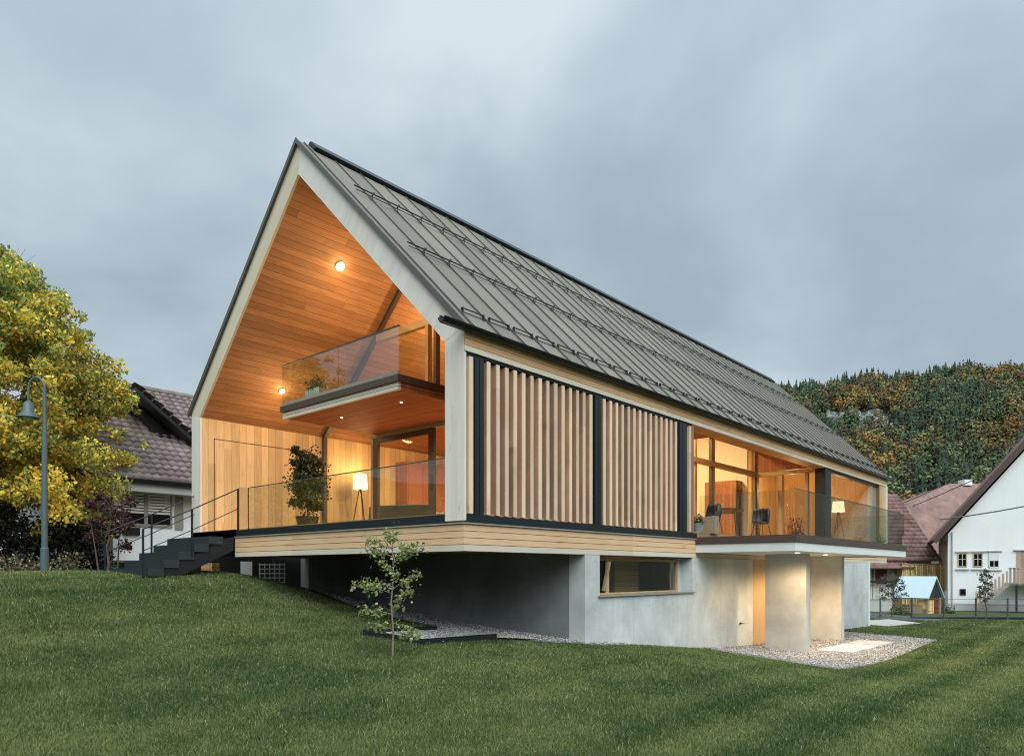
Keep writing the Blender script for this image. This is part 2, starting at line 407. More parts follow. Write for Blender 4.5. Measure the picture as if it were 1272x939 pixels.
# gravel strips: along the basement wall, the edged bed at the sapling, and the terrace under the loggia
G_STRIP = [(3.08, -.02), (3.08, 9.6), (2.35, 9.5), (2.0, 7.6), (1.75, 5.2), (1.75, 2.9), (2.3, .35), (3.3, -.3), (4.4, -.1), (4.4, -.02)]
G_BED = [(-.36, 1.98), (.02, .95), (1.72, .93), (2.4, .5), (2.1, 2.9), (1.3, 2.02)]
G_TERR = [(7.6, -.02), (6.75, -3.3), (15.7, -3.22), (16.6, -.02)]
drape('gravel_strip', G_STRIP, M['gravel'], .02, kind='structure')
drape('gravel_bed', G_BED, M['gravel'], .045, kind='structure')
drape('gravel_terrace', G_TERR, M['gravel'], .02, kind='structure')
PATH_FAR = [(21.6, -.5), (24.6, -1.0), (26.2, .6), (22.2, 1.4)]
ROAD = [(25.0, 5.0), (26.8, -1.2), (28.6, -1.0), (30.5, 1.6), (30.5, 7)]
drape('path', PATH_FAR, M['conc_light'], .012, kind='structure')
drape('road', ROAD, M['asphalt'], .012, kind='structure')

# loose pebbles lying on the gravel (uncountable)
def pebbles():
    pts = []
    for poly, n in ((G_STRIP, 4500), (G_BED, 4500), (G_TERR, 11000)):
        xs = [p[0] for p in poly]; ys = [p[1] for p in poly]
        x = rng.uniform(min(xs), max(xs), n*3); y = rng.uniform(min(ys), max(ys), n*3)
        k = in_poly(x, y, poly); pts.append(np.c_[x[k][:n], y[k][:n]])
    p = np.concatenate(pts); z = ter(p[:, 0], p[:, 1]) + .045
    n = len(p); s = rng.uniform(.010, .024, n)
    o = np.array([(1,0,0),(0,1,0),(-1,0,0),(0,-1,0),(0,0,.7),(0,0,-.7)])
    fc = np.array([(0,1,4),(1,2,4),(2,3,4),(3,0,4),(1,0,5),(2,1,5),(3,2,5),(0,3,5)])
    a = rng.uniform(0, 2*PI, n); ca, sa = np.cos(a), np.sin(a)
    V = o[None]*s[:, None, None]*np.stack([rng.uniform(.7, 1.4, n), rng.uniform(.7, 1.2, n), np.ones(n)], -1)[:, None]
    R = np.stack([V[..., 0]*ca[:, None]-V[..., 1]*sa[:, None], V[..., 0]*sa[:, None]+V[..., 1]*ca[:, None], V[..., 2]], -1)
    R += np.c_[p, z][:, None]
    Fc = (fc[None] + (np.arange(n)*6)[:, None, None]).reshape(-1, 3)
    g = rng.uniform(.12, .56, n); C = np.repeat(np.c_[g, g*.98, g*.93], 6, 0)
    np_mesh('pebbles', R.reshape(-1, 3), Fc, C, M['forest'], smooth=False, kind='stuff', label='loose pale grey pebbles covering the gravel beds beside the house', cat='pebbles')
pebbles()

CAM = (-7.5649, -7.6482, -.729); YAW = .7238263
FWD = np.array((math.cos(YAW), math.sin(YAW))); RGT = np.array((FWD[1], -FWD[0]))
def site(d, r, z=None):
    """a ground point given as distance and offset along the survey axis of the plot"""
    p = np.array(CAM[:2]) + d*FWD + r*RGT
    return (float(p[0]), float(p[1]), float(z if z is not None else tz(p[0], p[1])))

# grass blades: one object of single triangles, dense near the viewer, thinning with distance
def grass():
    N = 1850000
    d = 4.8 * (34/4.8)**rng.uniform(0, 1, N)            # log-uniform depth
    r = d*rng.uniform(-.98, 1.0, N)
    x = CAM[0] + d*FWD[0] + r*RGT[0]; y = CAM[1] + d*FWD[1] + r*RGT[1]
    bad = np.zeros(N, bool)
    for poly in (G_STRIP, G_BED, G_TERR, PATH_FAR, ROAD): bad |= in_poly(x, y, poly)
    bad |= (x > 3.0) & (y > -.03) & (x < 22) & (y < 9.1)
    bad |= (x > -.3) & (x < 3.2) & (y > 1.0 + 0*x) & (y < 9) & (x > 1.6)
    # density is proportional to 1/d^2 * weight
    keep = ~bad
    x, y, d = x[keep], y[keep], d[keep]; n = len(x)
    z = ter(x, y)
    h = rng.uniform(.018, .050, n)*(1 + .25*np.sin(x*2.1 + y)*np.sin(y*1.7))
    w = np.maximum(.0042, d*.00062)*rng.uniform(.7, 1.3, n)
    a = rng.uniform(0, 2*PI, n); lean = rng.normal(0, .55, (n, 2))*h[:, None]
    dx, dy = np.cos(a)*w, np.sin(a)*w
    V = np.empty((n, 3, 3), np.float32)
    V[:, 0] = np.c_[x-dx, y-dy, z-.004]; V[:, 1] = np.c_[x+dx, y+dy, z-.004]; V[:, 2] = np.c_[x+lean[:, 0], y+lean[:, 1], z+h]
    # colour: patches, mowing stripes, and straw blades
    def nz(s, k):
        return (np.sin(x*s + k) * np.sin(y*s*1.13 + 2.1*k) + np.sin((x+y)*s*.61 + 3*k) * np.sin((x-y)*s*.73 + k))*.5
    p = .5 + .32*nz(.9, 1.0) + .25*nz(2.6, 4.0) + .2*nz(6.1, 2.0) + .16*nz(15.0, 5.0) + rng.normal(0, .14, n)
    st = np.sin(y*5.2 + .25*np.sin(x*.5)) * np.clip((-2.2 - y)/2.0, .25, 1)
    p = np.clip(p + .36*st, 0, 1)[:, None]
    c = (1-p)*np.array((.058, .128, .030)) + p*np.array((.255, .305, .098))
    straw = rng.uniform(0, 1, n) < .06
    c[straw] = np.array((.46, .45, .27))
    c *= rng.uniform(.35, 1.6, (n, 1))
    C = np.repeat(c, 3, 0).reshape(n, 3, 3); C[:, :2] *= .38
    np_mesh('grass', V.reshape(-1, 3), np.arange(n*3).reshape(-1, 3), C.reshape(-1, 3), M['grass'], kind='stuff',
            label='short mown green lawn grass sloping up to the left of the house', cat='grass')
grass()

# steel edging of the gravel bed
def edging():
    b = MB()
    for (p, q) in (((-.36, 1.98), (.02, .95)), ((.02, .95), (1.72, .93)), ((-.36, 1.98), (1.3, 2.02))):
        n = 8; d = np.array(q)-np.array(p); L = np.linalg.norm(d); nrm = np.array((-d[1], d[0]))/L*.012
        for i in range(n):
            a = np.array(p)+d*i/n; c = np.array(p)+d*(i+1)/n
            za, zc = tz(*a)+.11, tz(*c)+.11
            P = [a-nrm, a+nrm, c+nrm, c-nrm]; zz = [za, za, zc, zc]
            b.add([(P[k][0], P[k][1], zz[k]-.16) for k in range(4)] + [(P[k][0], P[k][1], zz[k]) for k in range(4)],
                  [(0,3,2,1),(4,5,6,7),(0,1,5,4),(1,2,6,5),(2,3,7,6),(3,0,4,7)])
    b.build('steel_edging', M['anth'], label='dark steel edging strip framing the pointed gravel bed in the lawn', cat='edging')
edging()

# paving slabs under the loggia, entrance stone
for k, (x, y, lab) in enumerate(((10.75, -1.95, 'pale square paving slab nearest the front concrete pier'), (11.85, -2.0, 'pale paving slab in the middle of the gravel terrace'),
                                  (12.95, -2.05, 'pale paving slab farthest from the front pier on the gravel'))):
    z = tz(x, y)
    MB().box(x, x+1.0, y-.45, y+.4, z-.02, z+.075).build('paving_slab', M['conc_light'], label=lab, cat='paving slab', group='paving slabs on the gravel terrace', bevel=.008)

# ------------------------------------------------------------------ THE HOUSE
H = thing('timber_house', 'modern gabled timber house with metal roof and lit rooms above a concrete base', 'house', (11.7, 4.5, -2.7), world_verts=True)
L = 23.45; ZF = .16
def part(b, name, mat, parent=None, **kw):
    o = b.build(name, M[mat], parent or H, **kw)
    if parent is not None and parent is not H:   # sub-part: its parent already carries the offset
        o.location = (0, 0, 0)
    return o
OUT = lambda y: 2.93 + (4.52/4.5)*y             # outer timber line of the near slope
# gable frame (bleached timber), mitred at eaves and ridge
part(MB().prism([(0, .03), (0, 2.93), (.413, 2.79), (.413, .03)], 'x', 0, .05), 'gable_post', 'post')
part(MB().prism([(9, .03), (9, 2.93), (8.587, 2.79), (8.587, .03)], 'x', 0, .05), 'gable_post', 'post')
part(MB().prism([(0, 2.933), (4.497, 7.45), (4.497, 6.86), (.413, 2.793)], 'x', -.002, .05), 'gable_rafter', 'pale')
M['pale2'] = wood('bleached_larch_left', (.62, .54, .41), (.52, .45, .33), across=(0, .7, .7), along=(0, .7, .7), width=.14, var=.14, groove=.0, weather=(.62, .57, .46))
part(MB().prism([(9, 2.933), (4.503, 7.45), (4.503, 6.86), (8.587, 2.793)], 'x', -.002, .05), 'gable_rafter', 'pale2')
# timber shell of the roof: what shows is the boarded underside
part(MB().prism([(.0, 2.925), (4.499, 7.44), (4.499, 6.863), (.413, 2.795)], 'x', .052, 23.4), 'roof_soffit', 'soffit')
part(MB().prism([(9.0, 2.925), (4.501, 7.44), (4.501, 6.863), (8.587, 2.795)], 'x', .052, 23.4), 'roof_soffit', 'soffit_left')
# metal roof
def off(y, z, o): return (y - o*.709, z + o*.705)
roofb = MB()
for sgn in (1, -1):
    m = (lambda p: p) if sgn == 1 else (lambda p: (9 - p[0], p[1]))
    poly = [m((-.05, 2.88)), m((4.5, 7.452)), m((4.5, 7.505)), m((-.09, 2.92))]
    roofb.prism(poly, 'x', -.05, 23.56)
roof = part(roofb, 'roof', 'roof')
sb = MB()
xs = [.13 + .6*i for i in range(39)]
for x in xs:
    for sgn in (1, -1):
        m = (lambda p: p) if sgn == 1 else (lambda p: (9 - p[0], p[1]))
        sb.prism([m((-.08, 2.93)), m((4.5, 7.507)), m((4.5, 7.538)), m((-.105, 2.948))], 'x', x-.008, x+.008)
for x0, x1 in ((-.062, -.04), (23.54, 23.57)):
    for sgn in (1, -1):
        m = (lambda p: p) if sgn == 1 else (lambda p: (9 - p[0], p[1]))
        sb.prism([m((-.06, 2.85)), m((4.5, 7.43)), m((4.5, 7.54)), m((-.10, 2.95))], 'x', x0, x1)
part(sb, 'standing_seam', 'seam', roof)
rc = MB().prism([(4.34, 7.37), (4.5, 7.52), (4.66, 7.37), (4.69, 7.43), (4.53, 7.595), (4.47, 7.595), (4.31, 7.43)], 'x', .26, 23.1)
part(rc, 'ridge_cap', 'gutter', roof)
def onroof(y, h=0): return (y - h*.709, 2.945 + 1.0135*y + h*.705)
for y, x0 in ((3.22, .3), (1.78, .34)):
    b = MB(); p = onroof(y, .115); b.tube((x0, *p), (23.2, *p), .013, n=6)
    q = onroof(y, .065); b.tube((x0 + .06, *q), (23.2, *q), .008, n=6)
    for x in xs[1:]:
        a0, a1 = onroof(y-.06, .03), onroof(y, .15); b.tube((x-.02, *a0), (x-.02, *a1), .008, n=5); b.tube((x+.02, *onroof(y+.05, .03)), (x+.02, *a1), .008, n=5)
    part(b, 'snow_guard', 'guard_metal', roof)
b = MB()
for x in xs:
    p = onroof(.30, .10); b.tube((x+.06, *p), (x+.54, *p), .011, n=6)
    p2 = onroof(.27, .06); b.tube((x+.06, *p2), (x+.54, *p2), .007, n=6)
    b.box(x+.06, x+.075, p[0]-.02, p[0]+.03, p[1]-.11, p[1]+.01); b.box(x+.525, x+.54, p[0]-.02, p[0]+.03, p[1]-.11, p[1]+.01)
part(b, 'snow_guard', 'guard_metal', roof)
# gutter: half round channel on the near eave, overshooting the gable
gb = MB(); prof = [(-.02 - .075 + .075*math.cos(a), 2.915 + .075*math.sin(a)) for a in np.linspace(PI, 2*PI, 9)]
prof_in = [(-.02 - .075 + .062*math.cos(a), 2.915 + .062*math.sin(a)) for a in np.linspace(2*PI, PI, 9)]
gb.prism(prof + prof_in, 'x', -.55, 23.7); gb.box(-.5, 23.65, -.018, -.002, 2.86, 2.965)
part(gb, 'gutter', 'gutter')
# left wall, far gable, near wall behind the shutters
part(MB().box(.052, 23.4, 8.587, 8.995, -.4, 2.79), 'side_wall', 'sidewall')
part(MB().prism([(.42, ZF), (.42, 2.79), (4.5, 6.85), (8.58, 2.79), (8.58, ZF)], 'x', 23.2, 23.395), 'far_gable_wall', 'inner')
part(MB().box(.06, 7.3, .12, .40, .0, 2.57), 'front_wall', 'slat_back')
part(MB().box(22.42, 23.45, -.0, .4, .03, 2.57), 'corner_post', 'sidewall')
part(MB().box(23.2, 23.47, -.03, .0, -.02, 2.6), 'corner_post', 'post')
part(MB().box(.06, 23.45, .1, .412, 2.572, 2.79), 'eave_beam', 'inner')
fb = MB().box(.003, 23.45, -.02, .1, 2.575, 2.655); part(fb, 'fascia_board', 'band_grey')
fb = MB().box(.003, 23.45, -.02, .1, 2.663, 2.76).box(.003, 23.45, -.02, .1, 2.768, 2.90); part(fb, 'fascia_board', 'fascia')
# floor slab, floor band of four boards each side
part(MB().box(.05, 23.4, .05, 8.58, -.38, ZF-.002), 'floor_slab', 'floor_oak')
for k in range(4):
    z0 = -.43 + k*.1025; mat = 'band_grey' if k == 0 else 'band'
    b = MB().box(-.001, .05, .001, 6.95, z0, z0+.094).box(.05, 7.4, -.001, .05, z0, z0+.094).box(7.42, 16.3, .03, .05, z0, z0+.094).box(16.3, 23.44, -.001, .05, z0, z0+.094)
    part(b, 'band_board', mat)
part(MB().box(-.03, .06, -.03, 6.93, -.022, .0).box(.06, 7.4, -.03, .05, -.022, .0), 'drip_edge', 'frame_grey')
part(MB().box(16.4, 23.46, -.03, .05, -.022, .0), 'drip_edge', 'frame_grey')
part(MB().box(-.012, .05, .415, 6.92, .002, .135), 'deck_edge', 'anth')
part(MB().box(-.01, .2, 6.95, 8.98, -.42, .155), 'deck_edge', 'anth')
part(MB().box(.06, 7.42, -.02, .12, .002, .125), 'shutter_track', 'anth')
part(MB().box(.09, 7.3, .02, .12, 2.53, 2.572), 'shutter_track', 'anth')
# sliding shutters of upright slats
def shutter(x0, x1, n, part_ix):
    s = part(MB().box(x0, x1, .085, .118, .128, 2.528), 'sliding_shutter', 'slat_back')
    b = MB(); c = MB(); p = (x1-x0)/n
    for i in range(n):
        x = x0 + p*(i + .5) + random.uniform(-.008, .008); w = random.uniform(.036, .045)
        b.box(x-w, x+w, .0, .014, .14, 2.515); c.box(x-w+.001, x+w-.001, .0145, .084, .142, 2.513)
    part(b, 'slats', 'slat', s); part(c, 'slat_ribs', 'slat_rib', s)
    return s
shutter(.44, 3.40, 14, 0); shutter(3.63, 6.60, 14, 1)
part(MB().box(.11, .2, .0, .08, .14, 2.515), 'fixed_slat', 'slat'); part(MB().box(7.08, 7.18, .0, .08, .14, 2.515), 'fixed_slat', 'slat')
for a, c in ((.23, .32), (.335, .42), (3.41, 3.5), (3.515, 3.61), (6.62, 6.74), (6.755, 6.95)):
    part(MB().box(a, c, -.012, .118, .128, 2.528), 'shutter_rail', 'anth')
part(MB().box(7.2, 7.3, -.001, .4, .128, 2.57), 'jamb', 'slat_back')

# gable glazing, 3.3 m behind the gable frame
fr = MB().box(3.25, 3.35, 8.5, 8.585, ZF, 2.83)
fr.prism([(8.585, 2.8), (4.5, 6.85), (4.5, 6.72), (8.49, 2.77)], 'x', 3.25, 3.35)
fr.prism([(.415, 2.8), (4.5, 6.85), (4.5, 6.72), (.51, 2.77)], 'x', 3.25, 3.35)
part(fr, 'gable_glazing_frame', 'frame_dark')
part(MB().box(3.22, 3.38, .415, 6.5, 2.47, 2.555), 'transom', 'frame_grey')
part(MB().box(3.24, 3.36, 2.66, 6.3, 4.80, 4.97), 'transom', 'frame')
for y0, y1, z0, z1, m in ((6.42, 6.5, ZF, 2.47, 'frame'), (4.42, 4.52, 2.83, 4.8, 'frame'), (4.15, 4.24, 2.83, 4.8, 'frame_dark'), (4.45, 4.55, 4.97, 6.75, 'frame_dark')):
    part(MB().box(3.24, 3.36, y0, y1, z0, z1), 'mullion', m)
sd = part(MB().box(3.23, 3.30, 6.22, 6.4, ZF, 2.465).box(3.23, 3.30, 4.22, 4.40, ZF, 2.465).box(3.23, 3.30, 4.40, 6.22, 2.34, 2.465).box(3.23, 3.3, 4.4, 6.22, ZF, ZF+.1), 'sliding_door', 'frame_dark')
part(MB().box(3.26, 3.272, 4.4, 6.22, ZF+.1, 2.34), 'pane', 'glass', sd)
part(MB().box(3.16, 3.185, 4.28, 4.31, 1.1, 1.4), 'handle', 'wire', sd)
part(MB().box(3.29, 3.302, 6.5, 8.5, ZF, 2.80), 'window_pane', 'glass')
part(MB().box(3.29, 3.302, .42, 4.2, ZF, 2.47), 'window_pane', 'glass')
part(MB().prism([(.55, 2.82), (4.5, 6.72), (8.45, 2.82)], 'x', 3.29, 3.302), 'window_pane', 'glass')
part(MB().box(3.4, 9.0, .42, 6.42, 2.58, 2.80), 'upper_floor', 'soffit_flat')

# balcony in the gable
part(MB().box(.86, 3.25, 2.56, 6.34, 2.565, 2.70), 'balcony_floor', 'soffit_flat')
bal = part(MB().box(.80, .86, 2.5, 6.4, 2.56, 2.622).box(.80, .86, 2.5, 6.4, 2.634, 2.70), 'balcony_board', 'band_grey')
part(MB().box(.86, 3.22, 2.5, 2.56, 2.56, 2.622).box(.86, 3.22, 2.5, 2.56, 2.634, 2.70), 'balcony_board', 'soffit_flat')
part(MB().box(.76, 3.24, 2.46, 6.44, 2.705, 2.83), 'balcony_edge', 'brown')
for y0, y1 in ((2.47, 4.32), (4.34, 6.4)):
    part(MB().box(.785, .803, y0, y1, 2.835, 3.70), 'guard_glass', 'guard_mirror')
part(MB().box(.81, 3.2, 2.47, 2.488, 2.835, 3.70), 'guard_glass', 'guard')
part(MB().box(.775, .815, 2.46, 6.4, 2.832, 2.90), 'guard_rail', 'frame_grey')
for x, y in ((1.55, 5.3), (1.5, 3.25)):
    part(MB().lathe([(.028, -.008), (.028, 0)], (x, y, 2.563)), 'downlight', 'lamp_soft')
M['rim'] = plain('glass_rim', (.03, .06, .05), .3)
part(MB().box(.778, .81, 2.465, 6.4, 3.702, 3.722), 'glass_rim', 'rim')
part(MB().box(.03, .048, .43, 6.46, 1.002, 1.018), 'glass_rim', 'rim')
part(MB().box(7.43, 16.48, -2.212, -2.193, .972, .986), 'glass_rim', 'rim')
# deck guard glass
for y0, y1 in ((.43, 2.38), (2.40, 4.42), (4.44, 6.46)):
    part(MB().box(.03, .048, y0, y1, .14, 1.0), 'guard_glass', 'guard')
part(MB().box(.028, .05, 6.462, 6.475, .14, 1.0), 'guard_post', 'anth')
# flush cladding door in the left wall: only its joints show
part(MB().box(.33, 2.9, 8.580, 8.5865, 2.335, 2.35).box(.33, .345, 8.580, 8.5865, ZF, 2.335), 'flush_door_joint', 'frame_dark')
# lit spots on the boarded soffit
def soffit_spot(x, y, r, m):
    z = 6.86 - (y - 4.5)*.996
    n = np.array((0, -.7057, -.7085)); c = np.array((x, y, z))
    part(MB().tube(c - n*.01, c + n*.03, r + .02, n=16), 'spot_housing', 'slabwhite')
    part(MB().tube(c + n*.031, c + n*.045, r, n=16), 'spot_lens', m)
soffit_spot(1.62, 5.47, .085, 'lamp'); soffit_spot(1.61, 7.8, .05, 'lamp')

# loggia: recessed glazing, cladding and slab
part(MB().box(7.4, 16.5, -2.24, .03, -.315, -.128), 'loggia_slab', 'slabwhite')
part(MB().box(7.37, 16.53, -2.27, .03, -.125, .03), 'loggia_edge', 'brown')
part(MB().box(7.42, 16.3, .052, 2.45, .03, .155), 'loggia_floor', 'floor_oak')
for y0, y1 in ((-2.2, -.06),):
    part(MB().box(7.43, 7.445, y0, y1, .035, .97), 'guard_glass', 'guard')
for i in range(5):
    x0 = 7.47 + i*1.8
    part(MB().box(x0, x0+1.78, -2.21, -2.195, .035, .97), 'guard_glass', 'guard')
part(MB().box(16.47, 16.485, -2.2, -.06, .035, .97), 'guard_glass', 'guard')
for x in (7.35, 10.3, 12.1, 13.30, 16.46): part(MB().box(x, x+.12, 2.42, 2.54, ZF, 3.45), 'loggia_mullion', 'frame')
part(MB().box(13.22, 13.30, 2.42, 2.54, ZF, 3.4), 'loggia_mullion', 'frame_dark')
part(MB().box(7.3, 16.6, 2.36, 2.54, 2.52, 2.66), 'transom', 'frame')
part(MB().box(7.3, 16.6, 2.40, 2.56, 3.42, 4.86), 'loggia_lintel', 'inner_red')
part(MB().box(7.3, 16.6, 2.47, 2.482, ZF, 3.42), 'window_pane', 'glass')
part(MB().prism([(.0, 2.66), (2.45, 2.66), (2.45, 4.80), (.413, 2.79), (.0, 2.79)], 'x', 16.58, 16.66), 'loggia_cladding', 'inner_red')
part(MB().box(16.50, 16.68, .05, 2.5, 2.50, 2.62), 'transom', 'frame')
for y0, y1, m in ((1.50, 1.64, 'frame'), (.66, .76, 'frame'), (2.36, 2.5, 'frame_dark')):
    part(MB().box(16.52, 16.66, y0, y1, ZF, 2.5), 'loggia_mullion', m)
part(MB().box(16.60, 16.612, .2, 2.4, ZF, 2.5), 'window_pane', 'glass')
part(MB().box(16.30, 16.85, .03, .36, .03, 2.57), 'loggia_post', 'anth')
part(MB().box(16.85, 22.42, .15, .162, ZF, 2.5), 'window_pane', 'glass')
part(MB().box(16.85, 22.42, .08, .22, 2.49, 2.572).box(16.85, 22.42, .08, .22, .03, ZF), 'window_frame', 'frame_dark')
part(MB().box(21.9, 22.42, .12, .30, .03, 2.5), 'curtain', 'frame_grey')
part(MB().box(16.0, 23.42, -.02, .05, .002, .06), 'sill', 'brown')

# rooms
part(MB().box(9.0, 9.15, 4.2, 8.58, ZF, 2.58), 'interior_wall', 'inner')
part(MB().prism([(2.6, 2.8), (2.6, 4.9), (4.5, 6.8), (8.5, 2.85)], 'x', 8.85, 8.98), 'interior_wall', 'inner')
part(MB().prism([(.42, ZF), (.42, 2.78), (2.54, 4.88), (2.54, ZF)], 'x', 7.2, 7.298), 'interior_wall', 'inner')
part(MB().box(9.4, 22.8, 6.4, 6.55, ZF, 4.9), 'interior_wall', 'interior_white')
part(MB().box(13.9, 14.05, 4.2, 6.4, ZF, 2.5), 'interior_wall', 'inner_red')
part(MB().box(11.9, 14.6, 5.75, 6.38, ZF, 2.45), 'kitchen_cupboard', 'inner_red')
part(MB().box(16.8, 22.6, 4.0, 4.12, ZF, 4.0), 'interior_wall', 'inner')
part(MB().box(16.2, 16.3, 2.58, 6.4, ZF, 4.8), 'interior_wall', 'interior_white')
part(MB().box(15.7, 16.19, 2.75, 3.9, ZF, 2.35), 'kitchen_cupboard', 'inner_red')
part(MB().prism([(.42, ZF), (.42, 2.78), (1.6, 3.95), (4.0, 3.95), (4.0, ZF)], 'x', 22.45, 22.6), 'interior_wall', 'inner')
# bookcase with shelves at the back of the living room
bk = MB()
for z in (.2, .6, 1.0, 1.4, 1.8): bk.box(8.62, 8.98, 4.3, 6.0, z, z+.035)
for y in (4.3, 4.85, 5.4, 5.97): bk.box(8.62, 8.98, y, y+.03, .2, 1.83)
part(bk, 'bookcase', 'inner_red')

cp = MB()
for k in range(4): cp.box(5.75+k*.55, 5.75+k*.55+.535, 8.05, 8.07, ZF+.06, 2.36)
cu = part(MB().box(5.72, 7.95, 8.07, 8.585, ZF, 2.4), 'wall_cupboard', 'inner_red'); part(cp, 'cupboard_doors', 'inner_red', cu)
for z in (.6, 1.0, 1.4): part(MB().box(7.0, 7.9, 8.0, 8.046, z, z+.03), 'shelf', 'frame', cu)

# concrete basement
bs = part(MB().box(3.1, 3.57, 0, .36, -2.9, -.435).box(3.57, 7.24, 0, .36, -2.9, -1.20).box(7.24, 10.55, 0, .36, -3.0, -.435), 'basement_wall', 'conc')
part(MB().box(3.1, 3.4, .362, 8.83, -2.9, -.382), 'basement_wall', 'conc_shade')
part(MB().box(3.2, 3.4, 9.2, 14.0, -2.2, -.30), 'under_deck_shade_wall', 'black')  # added near-black wall, stands in for the darkness under the deck
part(MB().box(3.0, 3.4, 8.83, 9.2, -2.2, -.40), 'basement_pier', 'conc_light')
part(MB().box(14.3, 20.9, 0, .35, -3.1, -.435), 'basement_wall', 'conc')
part(MB().box(20.9, 21.1, -.02, .35, -3.1, -.435), 'basement_post', 'slabwhite')
part(MB().box(10.55, 12.2, .03, .2, -2.95, -.435), 'entrance_panel', 'frame')
ed = part(MB().box(12.2, 14.3, .10, .25, -2.95, -.435), 'entrance_door', 'cream')
part(MB().box(13.0, 13.02, .07, .1, -2.7, -.5), 'door_joint', 'frame_dark', ed)
part(MB().box(3.4, 14.3, 4.5, 4.7, -3.0, -.435).box(14.1, 14.3, .4, 4.5, -3.0, -.435), 'basement_back_wall', 'inner')
part(MB().box(10.0, 10.25, -1.55, -.55, -3.0, -.316), 'pier', 'conc_light')
part(MB().box(13.5, 13.75, -1.3, -.45, -3.0, -.316), 'pier', 'conc_light')
# basement window
bw = part(MB().box(3.57, 7.0, .24, .32, -.53, -.47).box(3.57, 7.0, .24, .32, -1.19, -1.16).box(6.95, 7.0, .24, .32, -1.16, -.53).box(3.57, 3.61, .24, .32, -1.16, -.53).box(4.15, 4.24, .24, .32, -1.16, -.53), 'basement_window', 'frame')
part(MB().box(3.61, 4.15, .275, .285, -1.16, -.53), 'pane', 'dark_glass', bw)
part(MB().box(4.24, 6.95, .275, .285, -1.16, -.53), 'pane', 'guard_mirror', bw)
sash = MB(); sash.add([(4.05, .24, -1.12), (4.11, .24, -1.12), (4.03, .05, -.55), (3.97, .05, -.55), (4.05, .29, -1.12), (4.11, .29, -1.12), (4.03, .10, -.55), (3.97, .10, -.55)],
         [(0,1,2,3),(4,7,6,5),(0,4,5,1),(1,5,6,2),(2,6,7,3),(3,7,4,0)])
part(sash, 'tilted_sash', 'frame', bw)
part(MB().box(3.5, 7.3, -.05, .26, -1.22, -1.195), 'window_sill', 'frame_grey')
part(MB().box(5.9, 6.9, 1.2, 1.3, -2.9, -.44), 'basement_door', 'fascia')
part(MB().box(7.0, 7.24, .3, .36, -1.2, -.435), 'window_reveal', 'conc')
part(MB().box(3.57, 7.24, .04, .24, -.46, -.436), 'window_lintel', 'frame_dark')
for x, y in ((11.4, -1.55), (9.0, -1.7)):
    part(MB().lathe([(.045, -.012), (.045, 0)], (x, y, -.317)), 'downlight', 'lamp_soft')
part(MB().tube((9.75, -.04, -2.05), (9.75, -.0, -2.05), .03).tube((9.75, -.1, -2.05), (9.75, -.04, -2.05), .012).box(9.68, 9.82, -.11, -.09, -2.055, -2.045), 'garden_tap', 'wire')

# ------------------------------------------------------------------ lamps that are lit, plus an added fill light
def light(name, kind, loc, power, color=(1, .62, .28), size=.1, rot=None, spot=None, parent=None):
    d = bpy.data.lights.new(name, kind); d.energy = power; d.color = color
    if kind == 'AREA': d.size = size
    elif kind in ('POINT', 'SPOT'): d.shadow_soft_size = size
    if kind == 'SPOT': d.spot_size = math.radians(spot or 100); d.spot_blend = .5
    o = bpy.data.objects.new(name, d); col.objects.link(o); o.location = loc
    if rot: o.rotation_euler = rot
    return o
WARM = (1, .68, .34)
light('spot_and_fill_light', 'POINT', (1.75, 4.75, 4.75), 95, WARM, .35)  # added fill light without a fixture, evens out the gable recess
light('spot_and_fill_light', 'POINT', (1.62, 5.38, 5.81), 9, WARM, .08)
light('spot_and_fill_light', 'POINT', (1.61, 7.72, 3.49), 6, WARM, .06)
light('spot_and_fill_light', 'POINT', (1.5, 7.2, 2.9), 40, WARM, .2)
for x, y in ((1.55, 5.3), (1.5, 3.25)): light('downlight_beam', 'SPOT', (x, y, 2.53), 160, WARM, .05, spot=150)
light('living_ceiling_light', 'AREA', (5.4, 5.6, 2.5), 190, (1, .72, .35), .5)
light('living_ceiling_light', 'AREA', (6.6, 3.0, 2.5), 220, (1, .70, .34), .5)
light('upper_room_light', 'POINT', (5.4, 4.5, 5.3), 420, WARM, .15)
light('kitchen_light', 'AREA', (11.2, 4.4, 4.6), 420, (1, .74, .36), .6)
light('kitchen_light', 'AREA', (13.2, 4.4, 4.6), 190, (1, .74, .36), .6)
light('loggia_light', 'POINT', (11.5, 1.6, 3.6), 60, WARM, .1)
light('end_room_light', 'POINT', (19.4, 2.2, 2.3), 240, (1, .70, .34), .15)
light('basement_room_light', 'POINT', (8.5, 2.6, -.8), 9, (1, .62, .28), .1)
light('downlight_beam', 'SPOT', (11.4, -1.55, -.35), 520, (1, .70, .38), .1, spot=160)
light('downlight_beam', 'SPOT', (9.0, -1.7, -.35), 230, (1, .72, .40), .2, spot=168)

